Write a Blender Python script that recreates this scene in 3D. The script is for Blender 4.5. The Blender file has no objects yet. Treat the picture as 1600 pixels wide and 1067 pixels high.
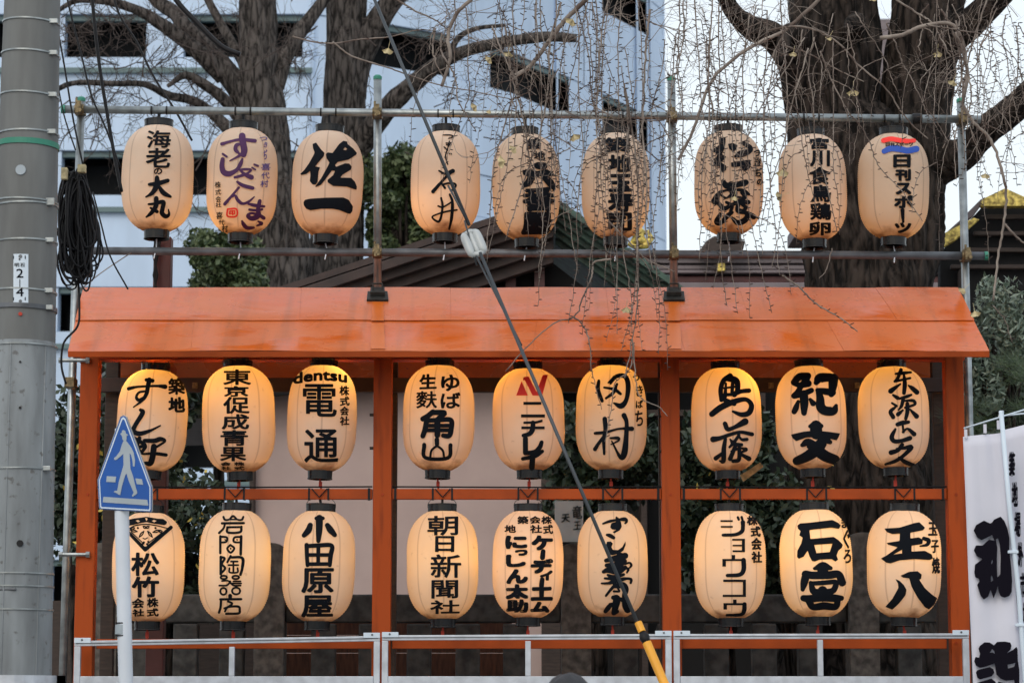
import bpy, bmesh, math, random
from math import sin, cos, pi, radians, sqrt
from mathutils import Vector, Matrix, noise
from mathutils.geometry import tessellate_polygon

sc = bpy.context.scene
C = sc.collection

# ------------------------------------------------------------ camera
CAMP = Vector((0.0, -15.0, 1.6)); PITCH = radians(8.2); F = 4000.0
cam = bpy.data.cameras.new('camera'); camo = bpy.data.objects.new('camera', cam); C.objects.link(camo)
camo.location = CAMP; camo.rotation_euler = (pi/2 + PITCH, 0, 0)
cam.sensor_width = 36; cam.lens = 90; cam.clip_start = 0.1; cam.clip_end = 600
cam.dof.use_dof = True; cam.dof.focus_distance = 15.0; cam.dof.aperture_fstop = 5.6
sc.camera = camo

# ------------------------------------------------------------ world, sun, exposure
w = bpy.data.worlds.new('World'); sc.world = w; w.use_nodes = True
nt = w.node_tree; nt.nodes.clear()
out = nt.nodes.new('ShaderNodeOutputWorld')
sky = nt.nodes.new('ShaderNodeTexSky'); sky.sky_type = 'NISHITA'; sky.sun_disc = False
SUN_EL, SUN_AZ = radians(38), radians(200)
sky.sun_elevation = SUN_EL; sky.sun_rotation = SUN_AZ; sky.air_density = 1.6; sky.dust_density = 4
b1 = nt.nodes.new('ShaderNodeBackground'); b1.inputs[1].default_value = 0.05
b2 = nt.nodes.new('ShaderNodeBackground')           # the even overcast layer in front of the blue
b2.inputs[0].default_value = (0.90, 0.95, 1.0, 1); b2.inputs[1].default_value = 0.86
ad = nt.nodes.new('ShaderNodeAddShader')
nt.links.new(sky.outputs[0], b1.inputs[0]); nt.links.new(b1.outputs[0], ad.inputs[0])
nt.links.new(b2.outputs[0], ad.inputs[1]); nt.links.new(ad.outputs[0], out.inputs[0])
sl = bpy.data.lights.new('sun', 'SUN'); sl.energy = 0.5; sl.angle = radians(25); sl.color = (1, 0.96, 0.9)
so = bpy.data.objects.new('sun', sl); C.objects.link(so)
sd = Vector((sin(SUN_AZ)*cos(SUN_EL), cos(SUN_AZ)*cos(SUN_EL), sin(SUN_EL)))
so.rotation_euler = sd.to_track_quat('Z', 'Y').to_euler()
sc.view_settings.view_transform = 'Standard'; sc.view_settings.look = 'None'
sc.view_settings.exposure = 0.0; sc.view_settings.gamma = 1.0
sc.view_settings.use_curve_mapping = False
sc.render.engine = 'CYCLES'
cy = sc.cycles
cy.max_bounces = 8; cy.diffuse_bounces = 4; cy.glossy_bounces = 3; cy.transmission_bounces = 6; cy.transparent_max_bounces = 6
cy.use_denoising = True; cy.use_adaptive_sampling = True; cy.adaptive_threshold = 0.015
cy.sample_clamp_indirect = 5
try: cy.denoiser = 'OPENIMAGEDENOISE'
except Exception: pass

# ------------------------------------------------------------ geometry of the view: pixel of the photo -> point in the place
CP, SP = cos(PITCH), sin(PITCH)
def ray(px, py):
    a = (px-800)/F; b = -(py-533.5)/F
    return Vector((a, CP - b*SP, SP + b*CP))
def at(px, py, Y):
    d = ray(px, py); t = (Y-CAMP.y)/d.y
    return CAMP + d*t
def at_plane(px, py, P0, N):
    d = ray(px, py); t = (P0-CAMP).dot(N)/d.dot(N)
    return CAMP + d*t
def ppm(Y): return F/((Y-CAMP.y)*1.01)      # pixels of the photo per metre at depth Y

# ------------------------------------------------------------ mesh helpers
class MB:
    def __init__(s): s.v = []; s.f = []; s.sm = False
    def add(s, vs, fs):
        o = len(s.v); s.v.extend([tuple(p) for p in vs]); s.f.extend([tuple(i+o for i in f) for f in fs]); return s
    def box(s, a, b):
        x0, y0, z0 = a; x1, y1, z1 = b
        if x0 > x1: x0, x1 = x1, x0
        if y0 > y1: y0, y1 = y1, y0
        if z0 > z1: z0, z1 = z1, z0
        return s.add([(x0,y0,z0),(x1,y0,z0),(x1,y1,z0),(x0,y1,z0),(x0,y0,z1),(x1,y0,z1),(x1,y1,z1),(x0,y1,z1)],
              [(0,3,2,1),(4,5,6,7),(0,1,5,4),(1,2,6,5),(2,3,7,6),(3,0,4,7)])
    def tube(s, pts, r, n=8, caps=True):
        pts = [Vector(p) for p in pts]
        if not hasattr(r, '__len__'): r = [r]*len(pts)
        vs = []; fs = []; u = None
        for i, p in enumerate(pts):
            d = (pts[min(i+1, len(pts)-1)] - pts[max(i-1, 0)])
            if d.length < 1e-9: d = Vector((0,0,1))
            d.normalize()
            if u is None:
                u = d.cross(Vector((0,0,1)))
                if u.length < 0.1: u = d.cross(Vector((1,0,0)))
            u = (u - d*u.dot(d)); u.normalize(); q = d.cross(u)
            for k in range(n):
                a = 2*pi*k/n; vs.append(p + (u*cos(a) + q*sin(a))*r[i])
        for i in range(len(pts)-1):
            for k in range(n):
                a, b = i*n+k, i*n+(k+1) % n
                fs.append((a, b, b+n, a+n))
        if caps:
            fs.append(tuple(range(n))[::-1]); fs.append(tuple((len(pts)-1)*n+k for k in range(n)))
        return s.add(vs, fs)
    def prism(s, poly, thick):
        """poly: 3-D outline, pushed by the vector thick"""
        n = len(poly); T = Vector(thick)
        vs = [Vector(p) for p in poly] + [Vector(p)+T for p in poly]
        tris = tessellate_polygon([[Vector(p) for p in poly]])
        fs = [tuple(t) for t in tris] + [tuple(i+n for i in t[::-1]) for t in tris]
        fs += [(i, (i+1) % n, (i+1) % n+n, i+n) for i in range(n)]
        return s.add(vs, fs)
    def lathe(s, prof, n=32, c=(0,0,0)):
        vs = []; fs = []
        for r, z in prof:
            for k in range(n):
                a = 2*pi*k/n; vs.append((c[0]+r*cos(a), c[1]+r*sin(a), c[2]+z))
        for i in range(len(prof)-1):
            for k in range(n):
                a, b = i*n+k, i*n+(k+1) % n
                fs.append((a, b, b+n, a+n))
        return s.add(vs, fs)
    def mesh(s, name, mat=None, smooth=False):
        m = bpy.data.meshes.new(name); m.from_pydata(s.v, [], s.f); m.validate()
        if mat: m.materials.append(mat)
        bm = bmesh.new(); bm.from_mesh(m); bmesh.ops.recalc_face_normals(bm, faces=bm.faces); bm.to_mesh(m); bm.free()
        if smooth: m.polygons.foreach_set('use_smooth', [True]*len(m.polygons))
        return m
    def build(s, name, mat=None, parent=None, smooth=False, bevel=0, **tags):
        return put(name, s.mesh(name, mat, smooth), parent, bevel, **tags)
def put(name, me, parent=None, bevel=0, label=None, cat=None, group=None, kind=None):
    o = bpy.data.objects.new(name, me); C.objects.link(o)
    if parent is not None:
        o.parent = parent
        if any(parent.location) or any(parent.rotation_euler):
            o.matrix_parent_inverse = parent_mat(parent).inverted()
    if bevel:
        md = o.modifiers.new('bevel', 'BEVEL'); md.width = bevel; md.segments = 2; md.limit_method = 'ANGLE'
        md.harden_normals = False
    tag(o, label, cat, group, kind); return o
def parent_mat(p): return Matrix.LocRotScale(p.location, p.rotation_euler, p.scale)
def tag(o, label=None, cat=None, group=None, kind=None):
    if label: o['label'] = label
    if cat: o['category'] = cat
    if group: o['group'] = group
    if kind: o['kind'] = kind
    return o
def thing(name, loc, label, cat, group=None):
    o = bpy.data.objects.new(name, None); C.objects.link(o); o.location = loc; o.empty_display_size = .1
    return tag(o, label, cat, group)

# ------------------------------------------------------------ materials
def mat(name, col, rough=0.6, metal=0.0, var=0.0, vscale=6.0, bump=0.0, bscale=40.0, stretch=(1,1,1), col2=None, spec=0.5, detail=6, ramp=(0.35, 0.65)):
    m = bpy.data.materials.new(name); m.use_nodes = True; t = m.node_tree; N = t.nodes; L = t.links
    p = N['Principled BSDF']; p.inputs['Roughness'].default_value = rough; p.inputs['Metallic'].default_value = metal
    p.inputs['Specular IOR Level'].default_value = spec
    p.inputs['Base Color'].default_value = (*col, 1)
    tc = N.new('ShaderNodeTexCoord'); mp = N.new('ShaderNodeMapping'); mp.inputs['Scale'].default_value = stretch
    L.new(tc.outputs['Object'], mp.inputs[0])
    if var or col2:
        nz = N.new('ShaderNodeTexNoise'); nz.inputs['Scale'].default_value = vscale; nz.inputs['Detail'].default_value = detail
        L.new(mp.outputs[0], nz.inputs['Vector'])
        rp = N.new('ShaderNodeValToRGB'); rp.color_ramp.elements[0].position = ramp[0]; rp.color_ramp.elements[1].position = ramp[1]
        c2 = col2 or tuple(min(1, c*(1+var)) for c in col); c1 = col if col2 else tuple(c*(1-var) for c in col)
        rp.color_ramp.elements[0].color = (*c1, 1); rp.color_ramp.elements[1].color = (*c2, 1)
        L.new(nz.outputs[0], rp.inputs[0]); L.new(rp.outputs[0], p.inputs['Base Color'])
    if bump:
        nb = N.new('ShaderNodeTexNoise'); nb.inputs['Scale'].default_value = bscale; nb.inputs['Detail'].default_value = 8
        L.new(mp.outputs[0], nb.inputs['Vector'])
        bp = N.new('ShaderNodeBump'); bp.inputs['Strength'].default_value = min(1, bump*10); bp.inputs['Distance'].default_value = bump
        L.new(nb.outputs[0], bp.inputs['Height']); L.new(bp.outputs[0], p.inputs['Normal'])
    return m
M = {}
M['orange'] = mat('orange_paint', (0.35, 0.056, 0.006), 0.5, var=0.18, vscale=5, bump=0.0015, bscale=30, spec=0.22)
M['orange_post'] = mat('orange_post_paint', (0.17, 0.028, 0.006), 0.55, col2=(0.37, 0.060, 0.007), vscale=5, ramp=(0.22, 0.50), stretch=(5, 5, .5), bump=0.0015, bscale=14, spec=0.2, detail=9)
M['orange_dark'] = mat('orange_paint_beam', (0.32, 0.040, 0.006), 0.5, var=0.2, vscale=8, spec=0.22)
M['red_rope'] = mat('red_cord', (0.45, 0.04, 0.02), 0.7)
M['pipe'] = mat('galvanised_pipe', (0.30, 0.33, 0.34), 0.38, 0.75, var=0.25, vscale=14, bump=0.0006, bscale=60)
M['pipe_dark'] = mat('weathered_pipe', (0.11, 0.12, 0.135), 0.5, 0.4, var=0.3, vscale=10)
M['brass'] = mat('zinc_yellow_clamp', (0.17, 0.13, 0.07), 0.45, 0.6, var=0.5, vscale=60)
M['greencap'] = mat('green_plastic', (0.03, 0.22, 0.15), 0.5)
M['black'] = mat('black_lacquer', (0.008, 0.009, 0.011), 0.25, var=0.3, spec=0.35)
M['rubber'] = mat('black_rubber', (0.008, 0.008, 0.010), 0.5, spec=0.25)
M['wire'] = mat('grey_guy_wire', (0.055, 0.065, 0.075), 0.5, 0.3)
M['blackplate'] = mat('base_plate_iron', (0.03, 0.03, 0.028), 0.6, 0.4, var=0.4, vscale=30)
M['alu'] = mat('aluminium', (0.50, 0.54, 0.60), 0.42, 0.35, var=0.15, vscale=12, col2=None)
M['whitepaint'] = mat('white_paint_pole', (0.62, 0.68, 0.76), 0.4, var=0.06, vscale=4)
M['blue'] = mat('sign_blue', (0.004, 0.080, 0.36), 0.6, var=0.08, vscale=5)
M['silver'] = mat('sign_grey_white', (0.34, 0.40, 0.45), 0.45, var=0.06)
M['signedge'] = mat('sign_white_edge', (0.60, 0.70, 0.80), 0.4)
M['yellow'] = mat('yellow_plastic', (0.80, 0.36, 0.02), 0.4, var=0.1, vscale=8)
M['porcelain'] = mat('grey_porcelain', (0.42, 0.45, 0.46), 0.25, var=0.1)
M['gold'] = mat('gold_leaf', (0.66, 0.46, 0.12), 0.42, 0.4, var=0.7, vscale=26, bump=0.012, bscale=24)
M['stone'] = mat('weathered_stone', (0.055, 0.05, 0.046), 0.9, col2=(0.15, 0.135, 0.12), vscale=18, bump=0.004, bscale=80)
M['stone_d'] = mat('dark_stone', (0.026, 0.026, 0.026), 0.9, col2=(0.075, 0.073, 0.07), vscale=12, bump=0.004, bscale=60)
M['wood_brown'] = mat('brown_board', (0.17, 0.06, 0.03), 0.7, col2=(0.08, 0.03, 0.016), vscale=9, stretch=(6, 6, 1), bump=0.001)
M['wood_dark'] = mat('dark_timber', (0.028, 0.018, 0.014), 0.65, col2=(0.05, 0.032, 0.026), vscale=10, stretch=(1, 1, 6))
M['rafter'] = mat('roof_timber', (0.020, 0.010, 0.009), 0.6, col2=(0.048, 0.026, 0.022), vscale=6, bump=0.003, bscale=20)
M['maroon'] = mat('maroon_paint', (0.075, 0.018, 0.018), 0.5, var=0.2)
M['plaster'] = mat('pinkish_plaster', (0.47, 0.36, 0.335), 0.85, var=0.07, vscale=2.2, bump=0.001, bscale=50)
M['copper'] = mat('green_copper', (0.055, 0.11, 0.085), 0.6, col2=(0.02, 0.035, 0.03), vscale=12, bump=0.004, bscale=20)
M['purple'] = mat('brown_copper_ridge', (0.17, 0.14, 0.15), 0.5, var=0.15, vscale=3)
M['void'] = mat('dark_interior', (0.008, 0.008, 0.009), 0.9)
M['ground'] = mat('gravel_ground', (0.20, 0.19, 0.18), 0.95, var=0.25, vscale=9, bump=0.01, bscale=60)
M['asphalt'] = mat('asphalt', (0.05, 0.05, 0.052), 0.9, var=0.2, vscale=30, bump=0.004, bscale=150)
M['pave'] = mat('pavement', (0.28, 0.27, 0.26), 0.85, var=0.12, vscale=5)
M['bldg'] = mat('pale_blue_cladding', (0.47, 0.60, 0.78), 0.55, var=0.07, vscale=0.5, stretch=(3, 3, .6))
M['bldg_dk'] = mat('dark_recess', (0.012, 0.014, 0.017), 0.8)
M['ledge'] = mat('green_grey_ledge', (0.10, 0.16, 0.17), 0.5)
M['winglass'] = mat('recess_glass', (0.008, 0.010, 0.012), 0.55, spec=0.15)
M['cloth'] = mat('banner_cloth', (0.62, 0.63, 0.72), 0.85, var=0.04, vscale=3)
M['ink'] = mat('black_ink', (0.006, 0.008, 0.012), 0.85, spec=0.12)
M['ink_purple'] = mat('purple_ink', (0.060, 0.012, 0.075), 0.75)
M['ink_blue'] = mat('violet_blue_ink', (0.06, 0.045, 0.22), 0.75)
M['ink_navy'] = mat('banner_ink', (0.006, 0.005, 0.010), 0.9, spec=0.1)
M['ink_faint'] = mat('faded_ink', (0.20, 0.24, 0.25), 0.8)
M['ink_red'] = mat('red_ink', (0.85, 0.03, 0.02), 0.7)
M['ink_blue2'] = mat('blue_ink', (0.02, 0.08, 0.42), 0.7)
M['paperw'] = mat('faded_notice', (0.42, 0.48, 0.50), 0.7, var=0.1, vscale=8)
M['twig'] = mat('twig_bark', (0.09, 0.062, 0.05), 0.8, col2=(0.30, 0.255, 0.22), vscale=7)
M['spur'] = mat('twig_spur_bark', (0.035, 0.022, 0.018), 0.8)
M['twig_far'] = mat('far_twig_bark', (0.06, 0.045, 0.04), 0.85)
M['leafy'] = mat('ginkgo_leaf', (0.50, 0.42, 0.24), 0.7, var=0.3, vscale=30)
M['skin'] = mat('skin', (0.50, 0.30, 0.22), 0.5); M['hair'] = mat('dark_hair', (0.018, 0.018, 0.022), 0.55, var=0.5, vscale=90, stretch=(8, 8, 1), bump=0.002, bscale=90)
M['jacket'] = mat('dark_jacket', (0.02, 0.022, 0.03), 0.8); M['trousers'] = mat('dark_trousers', (0.03, 0.03, 0.035), 0.85)

def bark(name, c1, c2, sc_=1.0, depth=0.03):
    m = bpy.data.materials.new(name); m.use_nodes = True; N = m.node_tree.nodes; L = m.node_tree.links
    p = N['Principled BSDF']; p.inputs['Roughness'].default_value = 0.95; p.inputs['Specular IOR Level'].default_value = 0.2
    tc = N.new('ShaderNodeTexCoord'); mp = N.new('ShaderNodeMapping'); mp.inputs['Scale'].default_value = (11*sc_, 11*sc_, 2.8*sc_)
    L.new(tc.outputs['Object'], mp.inputs[0])
    nz = N.new('ShaderNodeTexNoise'); nz.inputs['Scale'].default_value = 1; nz.inputs['Detail'].default_value = 8; nz.inputs['Distortion'].default_value = 0.8
    vo = N.new('ShaderNodeTexVoronoi'); vo.feature = 'DISTANCE_TO_EDGE'; vo.inputs['Scale'].default_value = 1.1
    mx = N.new('ShaderNodeMix'); mx.data_type = 'VECTOR'; mx.inputs[0].default_value = 0.35
    L.new(mp.outputs[0], nz.inputs['Vector']); L.new(mp.outputs[0], mx.inputs[4]); L.new(nz.outputs['Color'], mx.inputs[5])
    L.new(mx.outputs[1], vo.inputs['Vector'])
    mu = N.new('ShaderNodeMath'); mu.operation = 'MULTIPLY_ADD'; mu.inputs[1].default_value = 0.9
    L.new(vo.outputs['Distance'], mu.inputs[0]); L.new(nz.outputs[0], mu.inputs[2])
    rp = N.new('ShaderNodeValToRGB'); rp.color_ramp.elements[0].position = 0.46; rp.color_ramp.elements[1].position = 0.76
    rp.color_ramp.elements[0].color = (*c1, 1); rp.color_ramp.elements[1].color = (*c2, 1)
    L.new(mu.outputs[0], rp.inputs[0]); L.new(rp.outputs[0], p.inputs['Base Color'])
    bp = N.new('ShaderNodeBump'); bp.inputs['Strength'].default_value = 1; bp.inputs['Distance'].default_value = depth
    L.new(mu.outputs[0], bp.inputs['Height']); L.new(bp.outputs[0], p.inputs['Normal'])
    return m
M['bark'] = bark('grey_brown_bark', (0.018, 0.016, 0.015), (0.110, 0.097, 0.090), 1.9, 0.03)
M['bark_dk'] = bark('dark_wet_bark', (0.005, 0.004, 0.0035), (0.050, 0.039, 0.033), 1.6, 0.05)

def leafmat(name, c1, c2):
    m = bpy.data.materials.new(name); m.use_nodes = True; N = m.node_tree.nodes; L = m.node_tree.links
    p = N['Principled BSDF']; p.inputs['Roughness'].default_value = 0.45; p.inputs['Specular IOR Level'].default_value = 0.4
    g = N.new('ShaderNodeNewGeometry'); rp = N.new('ShaderNodeValToRGB')
    rp.color_ramp.elements[0].color = (*c1, 1); rp.color_ramp.elements[1].color = (*c2, 1)
    L.new(g.outputs['Random Per Island'], rp.inputs[0]); L.new(rp.outputs[0], p.inputs['Base Color'])
    return m
M['leaf_g'] = leafmat('evergreen_leaf', (0.025, 0.05, 0.02), (0.11, 0.14, 0.06))
M['leaf_d'] = leafmat('dark_glossy_leaf', (0.010, 0.022, 0.012), (0.045, 0.07, 0.04))
M['leaf_s'] = leafmat('silvery_leaf', (0.07, 0.11, 0.08), (0.24, 0.30, 0.24))
M['needle'] = leafmat('pine_needle', (0.02, 0.05, 0.015), (0.07, 0.11, 0.035))
M['leaf_y'] = leafmat('yellow_leaf', (0.35, 0.25, 0.03), (0.65, 0.50, 0.10))

def concrete():
    m = mat('pole_concrete', (0.15, 0.165, 0.175), 0.85, col2=(0.27, 0.30, 0.32), vscale=4.5, bump=0.002, bscale=90, stretch=(2.5, 2.5, 0.5), ramp=(0.3, 0.7))
    N = m.node_tree.nodes; L = m.node_tree.links; p = N['Principled BSDF']
    old = p.inputs['Base Color'].links[0].from_socket
    tc = N.new('ShaderNodeTexCoord'); n2 = N.new('ShaderNodeTexNoise'); n2.inputs['Scale'].default_value = 26; n2.inputs['Detail'].default_value = 9
    L.new(tc.outputs['Object'], n2.inputs['Vector'])
    r2 = N.new('ShaderNodeValToRGB'); r2.color_ramp.elements[0].position = 0.62; r2.color_ramp.elements[1].position = 0.70
    r2.color_ramp.elements[0].color = (0, 0, 0, 1); r2.color_ramp.elements[1].color = (0.7, 0.7, 0.7, 1)
    L.new(n2.outputs[0], r2.inputs[0])
    mx = N.new('ShaderNodeMix'); mx.data_type = 'RGBA'; L.new(r2.outputs[0], mx.inputs[0]); L.new(old, mx.inputs[6])
    mx.inputs[7].default_value = (0.085, 0.08, 0.075, 1); L.new(mx.outputs[2], p.inputs['Base Color'])
    return m
M['concrete'] = concrete()
M['concrete_s'] = mat('smooth_pole_concrete', (0.125, 0.13, 0.13), 0.8, col2=(0.17, 0.18, 0.18), vscale=5, stretch=(2, 2, .35), bump=0.0008, bscale=120)

def paper():
    m = bpy.data.materials.new('lantern_paper'); m.use_nodes = True; N = m.node_tree.nodes; L = m.node_tree.links
    N.remove(N['Principled BSDF']); o = N['Material Output']
    tc = N.new('ShaderNodeTexCoord'); sp = N.new('ShaderNodeSeparateXYZ'); L.new(tc.outputs['Object'], sp.inputs[0])
    # eight vertical threads under the paper
    an = N.new('ShaderNodeMath'); an.operation = 'ARCTAN2'; L.new(sp.outputs[0], an.inputs[0]); L.new(sp.outputs[1], an.inputs[1])
    ml = N.new('ShaderNodeMath'); ml.operation = 'MULTIPLY'; ml.inputs[1].default_value = 4; L.new(an.outputs[0], ml.inputs[0])
    cs = N.new('ShaderNodeMath'); cs.operation = 'COSINE'; L.new(ml.outputs[0], cs.inputs[0])
    ab = N.new('ShaderNodeMath'); ab.operation = 'ABSOLUTE'; L.new(cs.outputs[0], ab.inputs[0])
    th = N.new('ShaderNodeMapRange'); th.inputs[1].default_value = 0.991; th.inputs[2].default_value = 0.9995; th.inputs[3].default_value = 0; th.inputs[4].default_value = 0.30
    L.new(ab.outputs[0], th.inputs[0])
    # age: blotches, and scorch round the bottom ring
    oi = N.new('ShaderNodeObjectInfo'); va = N.new('ShaderNodeVectorMath'); va.operation = 'ADD'
    mr = N.new('ShaderNodeMath'); mr.operation = 'MULTIPLY'; mr.inputs[1].default_value = 50; L.new(oi.outputs['Random'], mr.inputs[0])
    L.new(tc.outputs['Object'], va.inputs[0]); L.new(mr.outputs[0], va.inputs[1])
    nz = N.new('ShaderNodeTexNoise'); nz.inputs['Scale'].default_value = 11; nz.inputs['Detail'].default_value = 6; L.new(va.outputs[0], nz.inputs['Vector'])
    zr = N.new('ShaderNodeMapRange'); zr.inputs[1].default_value = -0.245; zr.inputs[2].default_value = -0.325; zr.inputs[3].default_value = 0; zr.inputs[4].default_value = 0.62
    L.new(sp.outputs[2], zr.inputs[0])
    sm = N.new('ShaderNodeMath'); sm.operation = 'ADD'; L.new(zr.outputs[0], sm.inputs[0]); L.new(nz.outputs[0], sm.inputs[1])
    sr = N.new('ShaderNodeMapRange'); sr.inputs[1].default_value = 0.76; sr.inputs[2].default_value = 1.12; sr.inputs[3].default_value = 0; sr.inputs[4].default_value = 0.8
    L.new(sm.outputs[0], sr.inputs[0])
    mxm = N.new('ShaderNodeMath'); mxm.operation = 'MAXIMUM'; L.new(th.outputs[0], mxm.inputs[0]); L.new(sr.outputs[0], mxm.inputs[1])
    n3 = N.new('ShaderNodeTexNoise'); n3.inputs['Scale'].default_value = 5; n3.inputs['Detail'].default_value = 4; L.new(va.outputs[0], n3.inputs['Vector'])
    c0 = N.new('ShaderNodeMix'); c0.data_type = 'RGBA'; L.new(n3.outputs[0], c0.inputs[0])
    c0.inputs[6].default_value = (0.76, 0.65, 0.56, 1); c0.inputs[7].default_value = (0.85, 0.77, 0.70, 1)
    tn = N.new('ShaderNodeMix'); tn.data_type = 'RGBA'; tn.blend_type = 'MULTIPLY'; tn.inputs[0].default_value = 1; L.new(c0.outputs[2], tn.inputs[6])
    tr_ = N.new('ShaderNodeValToRGB'); tr_.color_ramp.elements[0].color = (0.94, 0.90, 0.85, 1); tr_.color_ramp.elements[1].color = (1, 1, 1, 1); L.new(oi.outputs['Random'], tr_.inputs[0]); L.new(tr_.outputs[0], tn.inputs[7]); c0 = tn
    n5 = N.new('ShaderNodeTexNoise'); n5.inputs['Scale'].default_value = 26; n5.inputs['Detail'].default_value = 5; L.new(va.outputs[0], n5.inputs['Vector'])
    r5 = N.new('ShaderNodeMapRange'); r5.inputs[1].default_value = 0.66; r5.inputs[2].default_value = 0.78; r5.inputs[4].default_value = 0.30; L.new(n5.outputs[0], r5.inputs[0])
    mz = N.new('ShaderNodeMath'); mz.operation = 'MAXIMUM'; L.new(mxm.outputs[0], mz.inputs[0]); L.new(r5.outputs[0], mz.inputs[1]); mxm = mz
    c1 = N.new('ShaderNodeMix'); c1.data_type = 'RGBA'; L.new(mxm.outputs[0], c1.inputs[0]); L.new(c0.outputs[2], c1.inputs[6]); c1.inputs[7].default_value = (0.13, 0.055, 0.03, 1)
    df = N.new('ShaderNodeBsdfDiffuse'); tr = N.new('ShaderNodeBsdfTranslucent'); L.new(c1.outputs[2], df.inputs[0])
    c2 = N.new('ShaderNodeMix'); c2.data_type = 'RGBA'; c2.blend_type = 'MULTIPLY'; c2.inputs[0].default_value = 1; L.new(c1.outputs[2], c2.inputs[6]); c2.inputs[7].default_value = (1, 0.88, 0.62, 1)
    L.new(c2.outputs[2], tr.inputs[0])
    ms = N.new('ShaderNodeMixShader'); ms.inputs[0].default_value = 0.42; L.new(df.outputs[0], ms.inputs[1]); L.new(tr.outputs[0], ms.inputs[2])
    L.new(ms.outputs[0], o.inputs['Surface'])
    return m
M['paper'] = paper()

def roofmat():
    m = bpy.data.materials.new('orange_roof_sheet'); m.use_nodes = True; N = m.node_tree.nodes; L = m.node_tree.links; p = N['Principled BSDF']
    tc = N.new('ShaderNodeTexCoord'); mp = N.new('ShaderNodeMapping'); mp.inputs['Scale'].default_value = (1, 1.6, 1.6); L.new(tc.outputs['Object'], mp.inputs[0])
    def nz(s_, d_, dist=0):
        n = N.new('ShaderNodeTexNoise'); n.inputs['Scale'].default_value = s_; n.inputs['Detail'].default_value = d_; n.inputs['Distortion'].default_value = dist; L.new(mp.outputs[0], n.inputs['Vector']); return n.outputs[0]
    def rng_(src, a, b, c=0.0, d=1.0):
        r = N.new('ShaderNodeMapRange'); r.inputs[1].default_value = a; r.inputs[2].default_value = b; r.inputs[3].default_value = c; r.inputs[4].default_value = d; L.new(src, r.inputs[0]); return r.outputs[0]
    def mix(f, a, b):
        x = N.new('ShaderNodeMix'); x.data_type = 'RGBA'; L.new(f, x.inputs[0])
        if isinstance(a, tuple): x.inputs[6].default_value = (*a, 1)
        else: L.new(a, x.inputs[6])
        x.inputs[7].default_value = (*b, 1); return x.outputs[2]
    pale_patch = nz(1.7, 5, 1.2)                                   # orange turns paler and pinker in cloudy patches
    c = mix(rng_(pale_patch, 0.38, 0.60), (0.60, 0.110, 0.012), (0.60, 0.150, 0.042))
    c = mix(rng_(nz(34, 3), 0.66, 0.74, 0, 0.7), c, (0.13, 0.04, 0.025))      # specks of dirt
    c = mix(rng_(nz(6, 8, 2.5), 0.62, 0.75, 0, 0.35), c, (0.25, 0.06, 0.03))
    m2 = N.new('ShaderNodeMapping'); m2.inputs['Scale'].default_value = (13, .9, .9); L.new(tc.outputs['Object'], m2.inputs[0]); ns = N.new('ShaderNodeTexNoise'); ns.inputs['Scale'].default_value = 1; ns.inputs['Detail'].default_value = 7; L.new(m2.outputs[0], ns.inputs['Vector'])
    c = mix(rng_(ns.outputs[0], 0.52, 0.72, 0, 0.42), c, (0.30, 0.085, 0.03))      # rain streaks down the slope
    L.new(c, p.inputs['Base Color']); L.new(rng_(pale_patch, 0.36, 0.62, 0.15, 0.36), p.inputs['Roughness'])
    b = N.new('ShaderNodeBump'); b.inputs['Distance'].default_value = 0.004; b.inputs['Strength'].default_value = .7; L.new(nz(5, 3), b.inputs['Height']); L.new(b.outputs[0], p.inputs['Normal'])
    return m
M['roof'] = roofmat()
M['drip'] = mat('washed_orange_streak', (0.60, 0.135, 0.014), 0.25, var=0.05)
# ================================================================= THE SETTING
def cr(pts, n=6):
    """Catmull-Rom through tuples"""
    P = [tuple(p) for p in pts]
    if len(P) < 3: 
        return [tuple(P[0][k]+(P[-1][k]-P[0][k])*i/n for k in range(len(P[0]))) for i in range(n+1)]
    P = [tuple(2*a-b for a, b in zip(P[0], P[1]))] + P + [tuple(2*a-b for a, b in zip(P[-1], P[-2]))]
    o = []
    for i in range(1, len(P)-2):
        for k in range(n):
            t = k/n; o.append(tuple(0.5*(2*b + (c-a)*t + (2*a-5*b+4*c-d)*t*t + (3*b-a-3*c+d)*t**3) for a, b, c, d in zip(P[i-1], P[i], P[i+1], P[i+2])))
    o.append(P[-2]); return o

def sheet(name, x0, y0, x1, y1, z, m, thick=0.0):
    b = MB(); b.add([(x0,y0,z),(x1,y0,z),(x1,y1,z),(x0,y1,z)], [(0,1,2,3)])
    return b.build(name, m, kind='structure')
sheet('ground', -260, -60, 260, 330, 0.0, M['ground'])
sheet('road', -60, -26, 60, -3.4, 0.004, M['asphalt'])
MB().box((-60, -3.4, 0.004), (60, -1.2, 0.13)).build('pavement', M['pave'], kind='structure')
MB().box((-60, -3.58, 0.008), (60, -3.402, 0.135)).build('kerb', M['stone'], kind='structure')
b = MB()
for i in range(-12, 13): b.box((i*2.4, -14.1, 0.008), (i*2.4+1.2, -13.96, 0.012))
b.build('road_marking', M['whitepaint'], kind='structure')

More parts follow.
